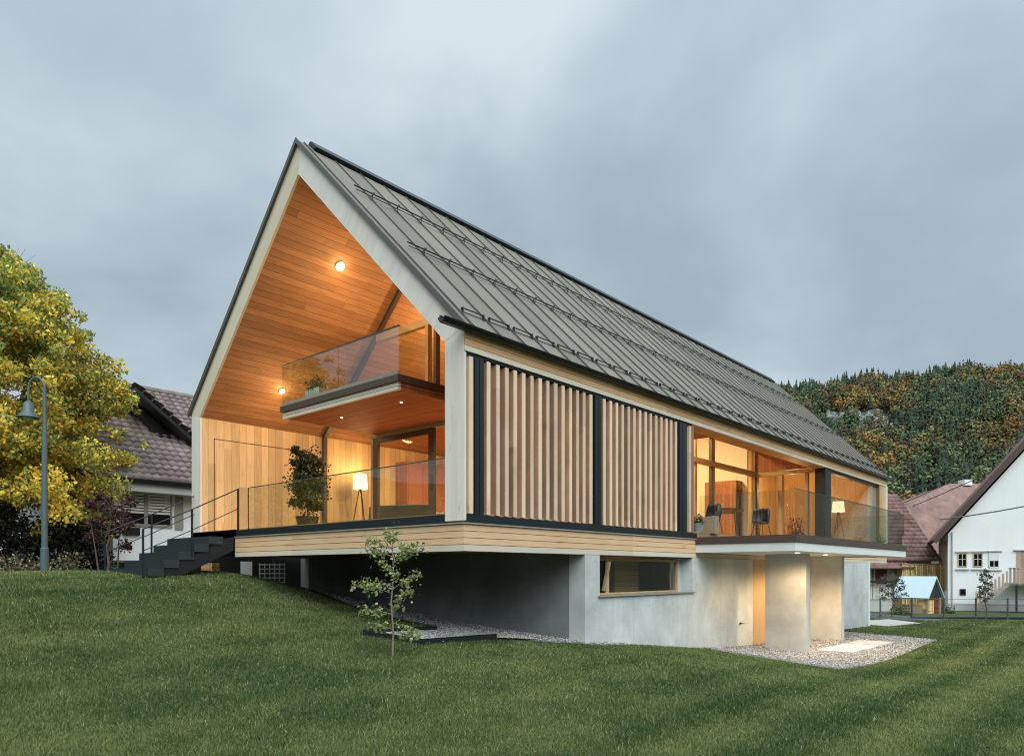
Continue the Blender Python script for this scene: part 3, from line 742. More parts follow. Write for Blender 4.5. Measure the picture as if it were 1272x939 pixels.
# ------------------------------------------------------------------ furniture that is seen through the glass
def floor_lamp(x, y, lab, s=1.0):
    t = thing('floor_lamp', lab, 'lamp', (x, y, ZF))
    b = MB().lathe([(.20*s, 1.30), (.17*s, 1.70)], (0, 0, 0), 24); b.build('lamp_shade', M['shade'], t)
    for k in range(3):
        a = 2*PI*k/3 + .5
        MB().tube((.03*math.cos(a), .03*math.sin(a), 1.30), (.26*math.cos(a), .26*math.sin(a), .0), .012).build('leg', M['black'], t)
    MB().tube((0, 0, 1.2), (0, 0, 1.34), .02).build('stem', M['black'], t)
    light('lamp_bulb_light', 'POINT', (x, y, ZF+1.85), 28, (1, .66, .30), .1)
floor_lamp(4.15, 8.14, 'lit tripod floor lamp with cream shade behind the gable glazing')
floor_lamp(20.6, .95, 'lit tripod floor lamp with yellow shade in the far end room', 1.15)

def chair(x, y, rz, lab):
    t = thing('dining_chair', lab, 'chair', (x, y, ZF), rz, 'black chairs at the loggia table')
    # shell: curved back and seat
    b = MB(); n = 9
    V = []; Fs = []
    rows = [(.40, .24, 0), (.43, .25, .02), (.5, .26, .0), (.62, .26, -.02), (.76, .24, -.04), (.84, .19, -.05)]
    for (z, w, o) in rows:
        for k in range(n):
            a = PI*(k/(n-1)) ; V.append((-w*math.sin(a)*.95 + o + .05, -w*math.cos(a)*1.0, z))
    for j in range(len(rows)-1):
        for k in range(n-1): Fs.append((j*n+k, j*n+k+1, (j+1)*n+k+1, (j+1)*n+k))
    b.add(V, Fs); o = b.build('backrest', M['black'], t, smooth=True); m = o.modifiers.new('thick', 'SOLIDIFY'); m.thickness = .02
    MB().lathe([(.18, .40), (.245, .42), (.24, .45)], (0.03, 0, 0), 16).build('seat', M['black'], t)
    for sx in (-1, 1):
        for sy in (-1, 1): MB().tube((.12*sx, .12*sy, .41), (.2*sx, .2*sy, 0), .011).build('leg', M['black'], t)
chair(9.73, .72, 2.6, 'black shell chair at the left end of the loggia table')
chair(11.7, .25, 2.9, 'dark shell chair at the right end of the loggia table')
t = thing('dining_table', 'black oval dining table on the loggia between two chairs', 'table', (10.8, .85, ZF), .35)
MB().lathe([(.01, .70), (.55, .71), (.58, .725), (.58, .74), (.01, .745)], n=28).build('tabletop', M['black'], t, smooth=False).scale = (1.5, .8, 1)
for sx in (-1, 1):
    for sy in (-1, 1): MB().tube((.5*sx, .25*sy, .7), (.62*sx, .32*sy, 0), .022).build('leg', M['black'], t)
t = thing('sofa', 'olive green sofa behind the sliding glass door', 'sofa', (4.75, 6.9, ZF), 1.9)
MB().box(-.95, .95, -.4, .4, .12, .42).build('seat', M['fabric'], t, bevel=.05)
MB().box(-.95, .95, .25, .42, .42, .82).build('backrest', M['fabric'], t, bevel=.06)
for sx in (-1, 1): MB().box(.8*sx, .97*sx, -.4, .4, .42, .62).build('armrest', M['fabric'], t, bevel=.04)
for sx in (-1, 1):
    for sy in (-1, 1): MB().tube((.85*sx, .33*sy, 0), (.85*sx, .33*sy, .13), .02).build('leg', M['black'], t)
t = thing('slatted_crate', 'brown slatted wooden crate on the loggia beside the shutters', 'crate', (8.35, .12, .155))
for i in range(7): MB().box(-.17+i*.05, -.17+i*.05+.038, -.14, -.12, 0, .42).build('slat', M['timber'], t)
MB().box(-.17, .17, -.12, .14, 0, .40).build('body', M['timber'], t)

# ------------------------------------------------------------------ foliage
def faced(cen, nrm, size, aspect=.9):
    n = len(cen); nn = nrm + rng.normal(0, .55, (n, 3)); nn /= np.linalg.norm(nn, axis=1, keepdims=True)
    u = rng.normal(0, 1, (n, 3)); u -= (u*nn).sum(1, keepdims=True)*nn; u /= np.linalg.norm(u, axis=1, keepdims=True); w = np.cross(nn, u)
    s = (size*rng.uniform(.6, 1.3, n))[:, None]
    V = np.stack([cen - u*s*.5, cen + w*s*aspect*.5, cen + u*s*.5, cen - w*s*aspect*.5], 1)
    return V.reshape(-1, 3), np.arange(n*4).reshape(-1, 4)
def quads(cen, size, up=.0, aspect=.55, facing=None):
    """leaf shaped quads at the points cen"""
    n = len(cen); u = rng.normal(0, 1, (n, 3)); u[:, 2] -= up; u /= np.linalg.norm(u, axis=1, keepdims=True)
    w = rng.normal(0, 1, (n, 3)); w -= (w*u).sum(1, keepdims=True)*u; w /= np.linalg.norm(w, axis=1, keepdims=True)
    s = (size*rng.uniform(.65, 1.3, n))[:, None]
    V = np.stack([cen - u*s*.5, cen + w*s*aspect*.5 - u*s*.05, cen + u*s*.5, cen - w*s*aspect*.5 - u*s*.05], 1)
    return V.reshape(-1, 3), np.arange(n*4).reshape(-1, 4)

def foliage(name, cen, size, cols, mat, parent, up=.3, aspect=.6, **kw):
    V, F = quads(cen, size, up, aspect)
    o = np_mesh(name, V, F, np.repeat(cols, 4, 0), mat, parent=parent, **kw)
    return o

def palette(n, pal, wts, jit=.25):
    pal = np.array(pal); k = rng.choice(len(pal), n, p=np.array(wts)/sum(wts))
    return pal[k]*rng.uniform(1-jit, 1+jit, (n, 1))

def clumps(centres, radii, per, shell=.6):
    out = []
    for c, r in zip(centres, radii):
        k = rng.normal(0, 1, (per, 3)); k /= np.linalg.norm(k, axis=1, keepdims=True)
        rr = r*rng.uniform(shell, 1.05, per)**1.0
        out.append(np.array(c) + k*rr[:, None]*np.array((1, 1, .75)))
    return np.concatenate(out)

def branchy(b, base, top, n, spread, r0, droop=0.0, start=.25):
    """a tapered trunk with side limbs; returns the limb tips"""
    base = np.array(base, float); top = np.array(top, float); tips = []
    segs = 8; pts = [base + (top-base)*i/segs + np.append(rng.normal(0, .015*np.linalg.norm(top-base), 2), 0)*(0 < i < segs) for i in range(segs+1)]
    for i in range(segs): b.tube(pts[i], pts[i+1], r0*(1 - .85*i/segs), r0*(1 - .85*(i+1)/segs), 9)
    for k in range(n):
        f = start + (1-start)*(k+.5)/n; p = base + (top-base)*f; a = 2.399*k + rng.uniform(-.4, .4)
        ln = spread(f)*rng.uniform(.75, 1.05); el = rng.uniform(.15, .8)*(1 - droop)
        q = p + ln*np.array((math.cos(a)*math.cos(el), math.sin(a)*math.cos(el), math.sin(el)))
        m = p*.5 + q*.5 + np.array((0, 0, ln*.06)); rr = r0*(1-.85*f)*.5
        b.tube(p, m, rr, rr*.7, 6); b.tube(m, q, rr*.7, rr*.25, 6); tips += [m, q, q*.7+m*.3]
        for j in range(3):
            a2 = a + rng.uniform(-1, 1); q2 = m + .55*ln*np.array((math.cos(a2)*.8, math.sin(a2)*.8, rng.uniform(.1, .7)))
            b.tube(m, q2, rr*.4, rr*.15, 5); tips.append(q2)
    tips.append(top)
    return tips

# big autumn tree on the left
def autumn_tree():
    x, y, z = -3.1, 14.3, -.95
    t = thing('autumn_tree', 'large broad tree with yellow and green autumn leaves behind the street lamp', 'tree', (x, y, z))
    b = MB()
    def spread(f): return 3.25*math.sin(PI*min(1, (f*.78 + .22)))**.70 + .28
    tips = branchy(b, (0, 0, 0), (.15, -.1, 8.0), 60, spread, .13, start=.12)
    b.build('trunk', M['bark'], t, smooth=True)
    tips = np.array(tips); 
    extra = tips[rng.integers(0, len(tips), 330)] + rng.normal(0, .5, (330, 3))
    ff = rng.uniform(.13, .97, 420); aa = rng.uniform(0, 2*PI, 420); qq = np.array([spread(f) for f in ff])*np.sqrt(rng.uniform(.25, 1, 420))*.92
    up_ = rng.uniform(.35, .98, 190); ua = rng.uniform(0, 2*PI, 190); uq = np.array([spread(f) for f in up_])*rng.uniform(.88, 1.18, 190)
    sprays = np.c_[uq*np.cos(ua), uq*np.sin(ua), up_*7.9 + rng.uniform(.05, .75, 190)]
    fill = np.c_[qq*np.cos(aa), qq*np.sin(aa), ff*7.9 + rng.normal(0, .15, 420)]
    cen = np.concatenate([tips, extra, fill]); cen = cen[cen[:, 2] > .9]
    cen = cen[np.hypot(cen[:, 0], cen[:, 1]) < np.array([spread(min(1, q/8.5)) for q in cen[:, 2]])*(.93 + .16*np.sin(3*np.arctan2(cen[:, 1], cen[:, 0]) + cen[:, 2]*1.7) + .10*np.sin(7*np.arctan2(cen[:, 1], cen[:, 0]) - cen[:, 2]*2.9) + rng.normal(0, .06, len(cen)))]
    rad = rng.uniform(.24, .56, len(cen)); cen = np.r_[cen, sprays]; rad = np.r_[rad, rng.uniform(.12, .24, len(sprays))]
    P = []; Cc = []
    for c, r in zip(cen, rad):
        n = int(300*(r/.45)**2); k = rng.normal(0, 1, (n, 3)); k /= np.linalg.norm(k, axis=1, keepdims=True)
        P.append(c + k*(r*rng.uniform(.15, 1.1, n)**.6)[:, None]*np.array((1, 1, .7)))
        hgt = c[2]/8.0; yel = np.clip(1.22 - hgt*.9 + rng.normal(0, .28), 0, 1)
        g = np.array((.27, .33, .09)); yy = np.array((1.0, .74, .11)); orr = np.array((.95, .46, .10)); ol = np.array((.66, .60, .12))
        u = rng.uniform(0, 1, (n, 1))
        base = np.where(u < yel*.55, yy, np.where(u < yel*.8, ol, g)); base = np.where(rng.uniform(0, 1, (n, 1)) < .06*yel, orr, base)
        Cc.append(base*rng.uniform(.65, 1.2)*rng.uniform(.75, 1.2, (n, 1)))
    foliage('crown', np.concatenate(P), .105, np.concatenate(Cc), M['leaf'], t, up=.5, aspect=.6)
autumn_tree()

# dark red leaved small tree beside the steps
def red_tree():
    x, y = -1.36, 10.3; z = tz(x, y)
    t = thing('purple_leaf_tree', 'small purple leaved tree beside the foot of the steel steps', 'tree', (x, y, z))
    b = MB(); tips = branchy(b, (0, 0, 0), (.05, 0, 1.55), 12, lambda f: .55, .035, start=.3); b.build('trunk', M['bark'], t)
    b2 = MB(); b2.tube((.25, .1, 0), (.3, .12, 1.1), .02, .012); b2.tube((-.2, -.05, 0), (-.35, 0, 1.2), .02, .01); b2.build('side_stem', M['bark'], t)
    tips = np.array(tips); cen = clumps(tips, rng.uniform(.08, .2, len(tips)), 34, .2)
    foliage('crown', cen, .075, palette(len(cen), [(.05, .018, .022), (.09, .035, .035), (.14, .10, .085)], [5, 4, 2]), M['leaf_dark'], t, aspect=.6)
red_tree()

# sapling in the lawn
def sapling():
    x, y = -.95, .5; z = tz(x, y) - .01
    t = thing('sapling', 'slender young tree with sparse pale green leaves on the lawn by the gravel bed', 'tree', (x, y, z))
    b = MB(); tips = []
    pts = [(0, 0, 0), (.01, 0, .35), (-.02, .01, .8), (.02, 0, 1.2), (.0, .01, 1.55), (.03, 0, 1.8)]
    for i in range(5): b.tube(pts[i], pts[i+1], .016 - .0024*i, .016 - .0024*(i+1), 7)
    brs = [(.34, .3, .42, -.06), (.40, -.3, .45, .06), (.50, .3, .50, -.14), (.62, -.2, .52, .06), (.80, .3, .40, .16), (.92, -.3, .70, .12), (.98, .3, .52, .22), (1.02, -.3, .62, .04), (1.1, .1, .25, .12),
           (1.25, -.2, .24, .12), (1.34, .2, .26, .14), (1.45, -.3, .55, .10), (1.48, .3, .55, .08), (1.56, -.3, .50, .12), (1.58, .3, .42, .02), (1.64, -.1, .30, .14), (.7, .1, .3, .05)]
    P = []
    for (h, lat, ln, rise) in brs:
        sgn = 1 if lat > 0 else -1; dirv = np.array((RGT[0]*sgn, RGT[1]*sgn, 0))*(.85 if abs(lat) > .15 else .3) + np.array((FWD[0], FWD[1], 0))*rng.uniform(-.5, .5)
        p0 = np.array((0, 0, h)); q = p0 + dirv*ln*.84 + np.array((0, 0, rise)); m = (p0+q)/2 + np.array((0, 0, .03))
        b.tube(p0, m, .006, .0045, 5); b.tube(m, q, .0045, .002, 5)
        n = int(25 + 105*ln); tt = rng.uniform(.3, 1.08, n)[:, None]
        P.append(p0 + (q-p0)*tt + rng.normal(0, .042, (n, 3)))
    P.append(np.array((0, 0, 1.72)) + rng.normal(0, .10, (50, 3)))
    P.append(np.c_[rng.normal(0, .06, (40, 2)), rng.uniform(.35, 1.5, 40)])
    b.build('trunk', M['bark_grey'], t)
    P = np.concatenate(P)
    foliage('crown', P, .055, palette(len(P), [(.19, .26, .085), (.28, .34, .13), (.42, .44, .21), (.12, .16, .055)], [4, 4, 3, 2]), M['leaf'], t, aspect=.72)
sapling()

# tall shrub in a pot on the deck
def deck_shrub():
    t = thing('potted_shrub', 'tall dark leafy potted shrub on the deck in front of the boarded wall', 'potted plant', (1.7, 6.85, ZF))
    MB().lathe([(.19, 0), (.26, .34), (.27, .36), (.23, .36), (.22, .30), (.01, .30)], n=24).build('pot', M['black'], t)
    b = MB(); tips = branchy(b, (0, 0, .3), (.02, 0, 1.75), 18, lambda f: .36, .025, start=.1); b.build('stem', M['bark'], t)
    tips = np.array(tips); cen = clumps(tips, rng.uniform(.08, .19, len(tips)), 46, .2)
    k = rng.normal(0, 1, (2600, 3)); k /= np.linalg.norm(k, axis=1, keepdims=True); lump = 1 + .34*np.sin(k[:, 0]*7 + 1)*np.cos(k[:, 2]*8)
    cen = np.r_[cen, k*(lump*rng.uniform(.35, 1.0, 2600))[:, None]*np.array((.48, .48, .80)) + np.array((0, 0, 1.15))]
    foliage('crown', cen, .075, palette(len(cen), [(.022, .035, .016), (.04, .055, .022), (.10, .06, .04), (.07, .09, .04)], [5, 4, 1.5, 2]), M['leaf_dark'], t, aspect=.55)
deck_shrub()

def small_plant(name, label, loc, n, spread, size, pal, wts, pot=None, cat='plant', hscale=1.0, group=None, mat='leaf_dark'):
    t = thing(name, label, cat, loc, group=group)
    z0 = 0
    if pot == 'round':
        MB().lathe([(.09, 0), (.13, .2), (.135, .22), (.10, .22), (.1, .18), (.01, .18)], n=18).build('pot', M['plasticgrey'], t); z0 = .2
    elif pot == 'slat':
        b = MB().box(-.09, .09, -.26, .26, .02, .26); b.build('planter_box', M['frame_grey'], t)
        b = MB()
        for k in range(8): b.box(-.105, -.092, -.25+k*.065, -.25+k*.065+.04, 0, .28)
        b.build('slats', M['slabwhite'], t); z0 = .27
    st = MB()
    for k in range(7):
        a = 2*PI*k/7; q = (spread*.6*math.cos(a), spread*.6*math.sin(a), z0 + spread*hscale*1.2); st.tube((0, 0, max(0, z0-.05)), q, .008, .004, 5)
    st.build('stem', M['bark'], t)
    k = rng.normal(0, 1, (n, 3)); k /= np.linalg.norm(k, axis=1, keepdims=True); k[:, 2] = np.abs(k[:, 2])
    lump = 1 + .25*np.sin(k[:, 0]*5+loc[0]*9)*np.cos(k[:, 1]*6+loc[1]*5)
    cen = k*(spread*lump*rng.uniform(.35, 1.05, n))[:, None]*np.array((1, 1, hscale*1.3)) + np.array((0, 0, z0))
    foliage('leaves', cen, size, palette(n, pal, wts, .35), M[mat], t)
    return t
DK = [(.03, .05, .02), (.05, .075, .03), (.08, .05, .04)]
small_plant('balcony_planter', 'slatted white planter with dark green plant on the gable balcony', (1.05, 5.5, 2.832), 260, .2, .06, DK, [4, 4, 1], 'slat', 'planter')
small_plant('balcony_plant', 'small dark bushy plant on the balcony right of the slatted planter', (1.0, 4.75, 2.832), 130, .14, .05, DK, [4, 4, 1], None)
small_plant('loggia_plant', 'small dark plant in grey pot on the loggia beside the shutter end', (7.75, .12, .155), 150, .16, .06, DK, [4, 4, 1], 'round')
small_plant('indoor_plant', 'magenta flowering plant behind the loggia glass', (17.3, 1.35, ZF), 420, .45, .07, [(.30, .015, .06), (.18, .01, .05), (.05, .03, .02)], [4, 4, 2], 'round', 'plant', 1.3)
small_plant('corner_plant', 'low green plant in grey pot at the far end of the balcony slab', (21.6, -.22, .06), 150, .25, .08, [(.10, .16, .06), (.2, .24, .1)], [3, 2], 'round')

# planting bed along the top of the lawn
HY = [(.22, .20, .10), (.33, .30, .17), (.08, .10, .04), (.14, .10, .06)]
beds = [(-2.9, 11.6, .42, 'pale dry hydrangea bush left of the lamp post foot'), (-2.45, 11.35, .36, 'brownish hydrangea bush at the foot of the lamp post'), (-1.95, 11.0, .46, 'pale green hydrangea bush right of the lamp post'),
        (-3.5, 11.9, .38, 'low hydrangea bush at the far left edge of the bed')]
for (x, y, s, lab) in beds:
    small_plant('hydrangea_bush', lab, (x, y, tz(x, y)), 520, s, .07, HY, [3, 2, 4, 2], None, 'bush', .9, 'bushes along the top of the lawn')
for (x, y, s, h, lab, pal) in ((-3.9, 12.6, .95, 1.35, 'dark hedge shrub at the left picture edge', [(.035, .04, .018), (.06, .06, .03), (.11, .085, .04)]),
                               (-1.45, 12.7, 1.05, 1.3, 'dense dark evergreen hedge under the autumn tree', [(.006, .008, .005), (.012, .014, .008)]),
                               (-2.6, 13.3, 1.1, 1.3, 'dark round hedge shrub behind the lamp post', [(.012, .016, .008), (.03, .03, .014)])):
    z = tz(x, y); t = thing('hedge_shrub', lab, 'hedge', (x, y, z), group='dark hedge shrubs')
    MB().tube((0, 0, 0), (0, 0, s*.8), .05, .03).build('stem', M['bark'], t)
    n = 5200; k = rng.normal(0, 1, (n, 3)); k /= np.linalg.norm(k, axis=1, keepdims=True); k[:, 2] = np.abs(k[:, 2])
    cen = k*(s*rng.uniform(.5, 1.03, n)*(1+.14*np.sin(k[:, 0]*7)*np.sin(k[:, 2]*6)))[:, None]*np.array((1, 1, h*1.25))
    foliage('leaves', cen, .10, palette(n, pal, [1]*len(pal), .4), M['leaf_dark'], t)

# ------------------------------------------------------------------ steel steps up to the deck
S = thing('garden_steps', 'dark steel steps with thin handrails rising to the deck', 'steps', (-.8, 7.9, tz(-.8, 7.9)), world_verts=True)
for i in range(6):
    zt = .155 - .166*(i); x1 = -.002 - .302*i if i else -.02
    x0 = -.302*i - (.302 if True else 0)
    part(MB().box(x0 + .3 - .302, x1, 6.9, 8.9, zt - .165, zt - .02) if False else MB().box(-.302*(i+1)+.302 - (.3 if i else .012), -.302*i + (.0 if i else -.012) , 6.9, 8.9, zt-.162, zt), 'step', 'steel', S)
for y in (6.93, 8.85):
    part(MB().prism([(-1.7, -.80), (-1.55, -.72), (-.05, .0), (-.05, -.30), (-1.5, -1.0)], 'y', y, y+.02), 'stringer', 'anth', S)
for y in (6.9, 8.88):
    b = MB(); tops = []
    for x, z in ((.04, .16), (-.95, -.34), (-1.9, -.78)):
        part(MB().box(x-.018, x+.018, y-.012, y+.012, z-.1, z+.87), 'rail_post', 'anth', S); tops.append((x, y, z+.86))
    b = MB().path(tops, .014, 6).path([(p[0], p[1], p[2]-.42) for p in tops], .010, 6); part(b, 'handrail', 'anth', S)
for ch in S.children: ch.location = (-S.location[0], -S.location[1], -S.location[2])

MB().box(.3, 3.15, 10.9, 11.05, -1.6, -.36).build('shade_backing_wall', M['black'], label='added black wall standing for the shade behind the crate under the deck', cat='wall')  # added black sheet, its colour gives the shade behind the crate
# things stored under the deck
t = thing('wooden_crate', 'pale wooden crate under the deck beside the steps', 'crate', (.9, 9.95, tz(.9, 9.95)), .55)
MB().box(-.17, .17, -.14, .14, .0, .40).build('body', M['fascia'], t)
for z in (.05, .18, .31): MB().box(-.18, .18, -.155, -.141, z, z+.07).build('slat', M['logs'], t)
t = thing('slatted_rack', 'dark open lattice rack standing under the deck', 'rack', (2.45, 9.6, tz(2.45, 9.6)), -.85)
for k in range(6): MB().box(-.34+k*.13, -.34+k*.13+.025, -.15, -.12, 0, .66).build('upright', M['palings'], t)
for k in range(6): MB().box(-.35, .35, -.16, -.15, .03+k*.115, .06+k*.115).build('bar', M['palings'], t)
t = thing('storage_box', 'pale grey panel leaning left of the dark lattice rack', 'panel', (1.95, 10.1, tz(1.95, 10.1)), -.85)
MB().box(-.15, .15, -.03, .0, .1, .6).build('panel', M['slabwhite'], t); MB().box(-.16, .16, -.035, .01, .06, .1).build('foot', M['timber'], t)
for k, (x, y, s) in enumerate(((1.75, 9.55, .13), (2.05, 9.25, .1), (2.5, 8.95, .12), (2.72, 8.75, .09))):
    V, Fq = None, None
    b = MB(); b.lathe([(.4*s, -.5*s), (s, -.1*s), (.9*s, .35*s), (.35*s, .6*s)], (0, 0, 0), 9)
    o = b.build('field_stone', M['rock'], None, ['grey field stone at the far left under the deck', 'second small stone from the left under the deck', 'flat stone just left of the concrete pier', 'smallest stone at the foot of the concrete pier'][k], 'stone', 'stones under the deck')
    o.location = (x, y, tz(x, y)+.05); o.rotation_euler = (.2*k, .1, k); o.scale = (1.4, 1, .8)

# ------------------------------------------------------------------ street lamp
t = thing('street_lamp', 'teal grey gooseneck street lamp with bell shade before the autumn tree', 'street lamp', (-2.81, 9.62, tz(-2.81, 9.62)))
zt = 4.04
b = MB().tube((0, 0, 0), (0, 0, 2.9), .062, .052, 14).tube((0, 0, 2.9), (0, 0, zt-.2), .042, .036, 12); b.build('pole', M['lamp_paint'], t, smooth=False)
hx, hy = -RGT[0]*.34, -RGT[1]*.34
arc = [(hx*.5*(1-math.cos(a)), hy*.5*(1-math.cos(a)), zt-.2+.24*math.sin(a)) for a in np.linspace(0, PI, 12)]
arc.append((hx, hy, zt-.5)); MB().path(arc, .024, 8).build('arm', M['lamp_paint'], t)
MB().lathe([(.04, .26), (.09, .22), (.11, .06), (.14, 0), (.205, -.07), (.215, -.09), (.02, -.08)], (hx, hy, zt-.72), 22).build('lamp_shade', M['lamp_paint'], t, smooth=True)
MB().lathe([(.02, -.13), (.08, -.11), (.1, -.085)], (hx, hy, zt-.72), 14).build('bulb', M['slabwhite'], t)
MB().lathe([(.078, 0), (.078, .5), (.065, .52)], (0, 0, 0), 14).build('base', M['lamp_paint'], t)

# ------------------------------------------------------------------ tiled roof slopes
def tile_slope(name, mat, parent, p00, p10, p01, p11=None, rows=18, cols=40, wav=.035, step=.035):
    """p00,p10 eave corners, p01,p11 ridge corners (local): rows of overlapping pantiles"""
    p00, p10, p01 = map(lambda a: np.array(a, float), (p00, p10, p01)); p11 = p10 + p01 - p00 if p11 is None else np.array(p11, float)
    n = np.cross(p10-p00, p01-p00); n /= np.linalg.norm(n)
    if n[2] < 0: n = -n
    V = []; Fq = []; k = cols*4
    for j in range(rows):
        for e, (f, h) in enumerate(((j/rows, step), ((j+1.02)/rows, 0.0))):
            a = p00 + (p01-p00)*f; c = p10 + (p11-p10)*f
            for i in range(k+1):
                s = i/k; V.append(a + (c-a)*s + n*(h + .5*wav*(1+math.sin(2*PI*i/4 + .3))))
        # front lip of the row
        a = p00 + (p01-p00)*(j/rows); c = p10 + (p11-p10)*(j/rows)
        for i in range(k+1):
            s = i/k; V.append(a + (c-a)*s + n*(-.02))
        o = j*3*(k+1)
        for i in range(k):
            Fq.append((o+i, o+i+1, o+k+1+i+1, o+k+1+i)); Fq.append((o+2*(k+1)+i, o+2*(k+1)+i+1, o+i+1, o+i))
    return np_mesh(name, np.array(V), np.array(Fq), None, mat, parent=parent)

# neighbour on the left (parallel to the main house)
N = thing('neighbour_house', 'white neighbour house with brown tiled roof and dormer behind the steps', 'house', (0, 14, -1.0))
MB().box(.06, 13, 0, 8, -.2, 2.9).build('wall', M['white'], N)
MB().box(-.62, .05, .5, 6, -.2, 2.75).build('side_wing', M['greyp'], N)
MB().box(-.4, -.28, -.15, -.03, -.1, 2.75).build('porch_post', M['frame_grey'], N)
tile_slope('roof', M['tile_brown'], N, (-.9, -.45, 2.85), (14, -.45, 2.85), (-.9, 4.1, 6.45), rows=20, cols=60, wav=.06, step=.075)
tile_slope('rear_roof', M['tile_brown'], N, (-.9, 8.5, 2.85), (14, 8.5, 2.85), (-.9, 4.1, 6.45), rows=4, cols=10)
MB().tube((-.9, 4.1, 6.5), (14, 4.1, 6.5), .12, n=8).build('ridge_tiles', M['tile_brown'], N)
MB().box(-.9, 13, -.5, .0, 2.5, 2.82).build('eave_soffit', M['greyp'], N)
MB().box(-.9, 14, -.62, -.5, 2.74, 2.84).build('gutter', M['gutter'], N)
MB().box(.2, 13, -.03, 0, 2.1, 2.5).build('lintel_band', M['cream'], N)
for (x0, x1, shut) in ((.32, .88, 1), (.98, 1.62, 1)):
    w = MB().box(x0-.05, x1+.05, -.05, -.002, 1.55, 1.62).box(x0-.05, x1+.05, -.05, -.002, 2.68-.02, 2.72).box(x0-.05, x0, -.05, -.002, 1.62, 2.66).box(x1, x1+.05, -.05, -.002, 1.62, 2.66).build('window', M['frame_grey'], N)
    MB().box(x0, x1, -.03, -.02, 1.62, 2.66).build('pane', M['dark_glass'], w)
    b = MB()
    for k in range(9): b.box(x0+.01, x1-.01, -.045, -.033, 2.60-k*.085, 2.655-k*.085)
    b.build('blind', M['cream'], w)
w = MB().box(1.75, 2.0, -.04, -.002, 1.5, 2.5).build('downpipe', M['frame_grey'], N)
MB().box(1.62, 13, -.9, -.86, .55, 1.45).build('balcony_panel', M['white'], N); MB().box(.06, 13, -.9, -.002, .5, .56).build('balcony_slab', M['greyp'], N)
MB().box(.3, .75, -.08, -.002, 1.28, 1.5).build('flower_box', M['black'], N)
# dormer
dm = MB().prism([(1.15, 5.55), (2.75, 4.2), (2.75, 3.55), (2.55, 3.5)], 'y', 1.55, 1.9).build('dormer', M['black'], N)  # front and soffit black: shade below the dormer roof put into the colour
MB().prism([(1.0, 5.75), (3.3, 4.05), (3.3, 3.92), (1.0, 5.62)], 'y', .9, 3.2).build('dormer_soffit', M['black'], dm)
tile_slope('dormer_roof', M['tile_brown'], dm, (3.4, .85, 4.04), (3.4, 4.0, 4.04), (.95, .85, 5.84), rows=9, cols=11, wav=.06, step=.07)
MB().box(2.35, 2.75, 1.5, 1.56, 3.55, 4.1).build('dormer_window', M['slabwhite'], dm)

# ------------------------------------------------------------------ village on the right: local x = across the view axis, y = away
ROT = YAW - PI/2
def placed(name, label, cat, d, r, z, rz=0, group=None):
    p = site(d, r, z); return thing(name, label, cat, p, ROT + rz, group)
def win(parent, x0, x1, y, z0, z1, mat='dark_glass', frame='frame', bars=True, lintel=True, blind=False):
    w = MB().box(x0, x0+.05, y-.05, y-.002, z0, z1).box(x1-.05, x1, y-.05, y-.002, z0, z1).box(x0+.05, x1-.05, y-.05, y-.002, z0, z0+.05).box(x0+.05, x1-.05, y-.05, y-.002, z1-.05, z1)
    w = w.build('window', M[frame], parent)
    MB().box(x0+.05, x1-.05, y-.03, y-.02, z0+.05, z1-.05).build('pane', M[mat], w)
    if bars:
        xm = (x0+x1)/2; zm = (z0+z1)/2+.05
        MB().box(xm-.015, xm+.015, y-.04, y-.03, z0+.05, z1-.05).box(x0+.05, xm-.015, y-.04, y-.03, zm-.012, zm+.012).box(xm+.015, x1-.05, y-.04, y-.03, zm-.012, zm+.012).build('glazing_bar', M['slabwhite'], w)
    if blind: MB().box(x0+.05, x1-.05, y-.045, y-.041, z0+(z1-z0)*.45, z1-.05).build('blind', M['slabwhite'], w)
    if lintel:
        MB().box(x0-.14, x1+.14, y-.1, y-.002, z1+.06, z1+.13).build('lintel', M['greyp'], w)
        MB().box(x0-.12, x1+.12, y-.1, y-.002, z0-.2, z0-.13).build('sill', M['greyp'], w)
# white gable house
G0 = -3.2
Wh = placed('white_house', 'white gabled house with dark verge and outside wooden stairs at the right', 'house', 45, 27.4, G0, -.48)
g = lambda z: z - G0
MB().prism([(0, 0), (0, g(1.6)), (5.6, g(8.55)), (11.2, g(1.6)), (11.2, 0)], 'y', 0, 9).build('wall', M['white'], Wh)
rf = MB().prism([(-.62, g(1.15)), (5.6, g(8.9)), (5.6, g(9.25)), (-.85, g(1.25))], 'y', -.35, 9.3).prism([(11.82, g(1.15)), (5.6, g(8.9)), (5.6, g(9.25)), (12.05, g(1.25))], 'y', -.35, 9.3).build('roof', M['tile_red'], Wh)
MB().prism([(-.66, g(.98)), (5.6, g(8.72)), (5.6, g(9.28)), (-.9, g(1.2))], 'y', -.42, -.352).prism([(11.86, g(.98)), (5.6, g(8.72)), (5.6, g(9.28)), (12.1, g(1.2))], 'y', -.42, -.352).build('verge_board', M['verge'], rf)
MB().box(0, 11.2, -.06, -.002, 0, .45).build('plinth', M['greyp'], Wh)
win(Wh, .52, 1.0, 0, g(-.48), g(.36), 'dark_glass'); win(Wh, 1.33, 1.82, 0, g(-.48), g(.36), 'dark_glass'); win(Wh, 2.14, 2.68, 0, g(-.52), g(.38), 'dark_glass', 'slabwhite', True, True, True)
MB().box(-.05, -.002, 1.0, 8, 1.2, 4.4).build('timber_cladding', M['timber'], Wh)
MB().tube((.22, -.07, .3), (.22, -.07, g(1.7)), .045, n=8).build('downpipe', M['greyp'], Wh)
win(Wh, 4.9, 5.6, 0, g(2.2), g(3.2), 'dark_glass')
win(Wh, .62, .95, 0, g(-2.25), g(-1.85), 'dark_glass', 'frame_dark', False, False)
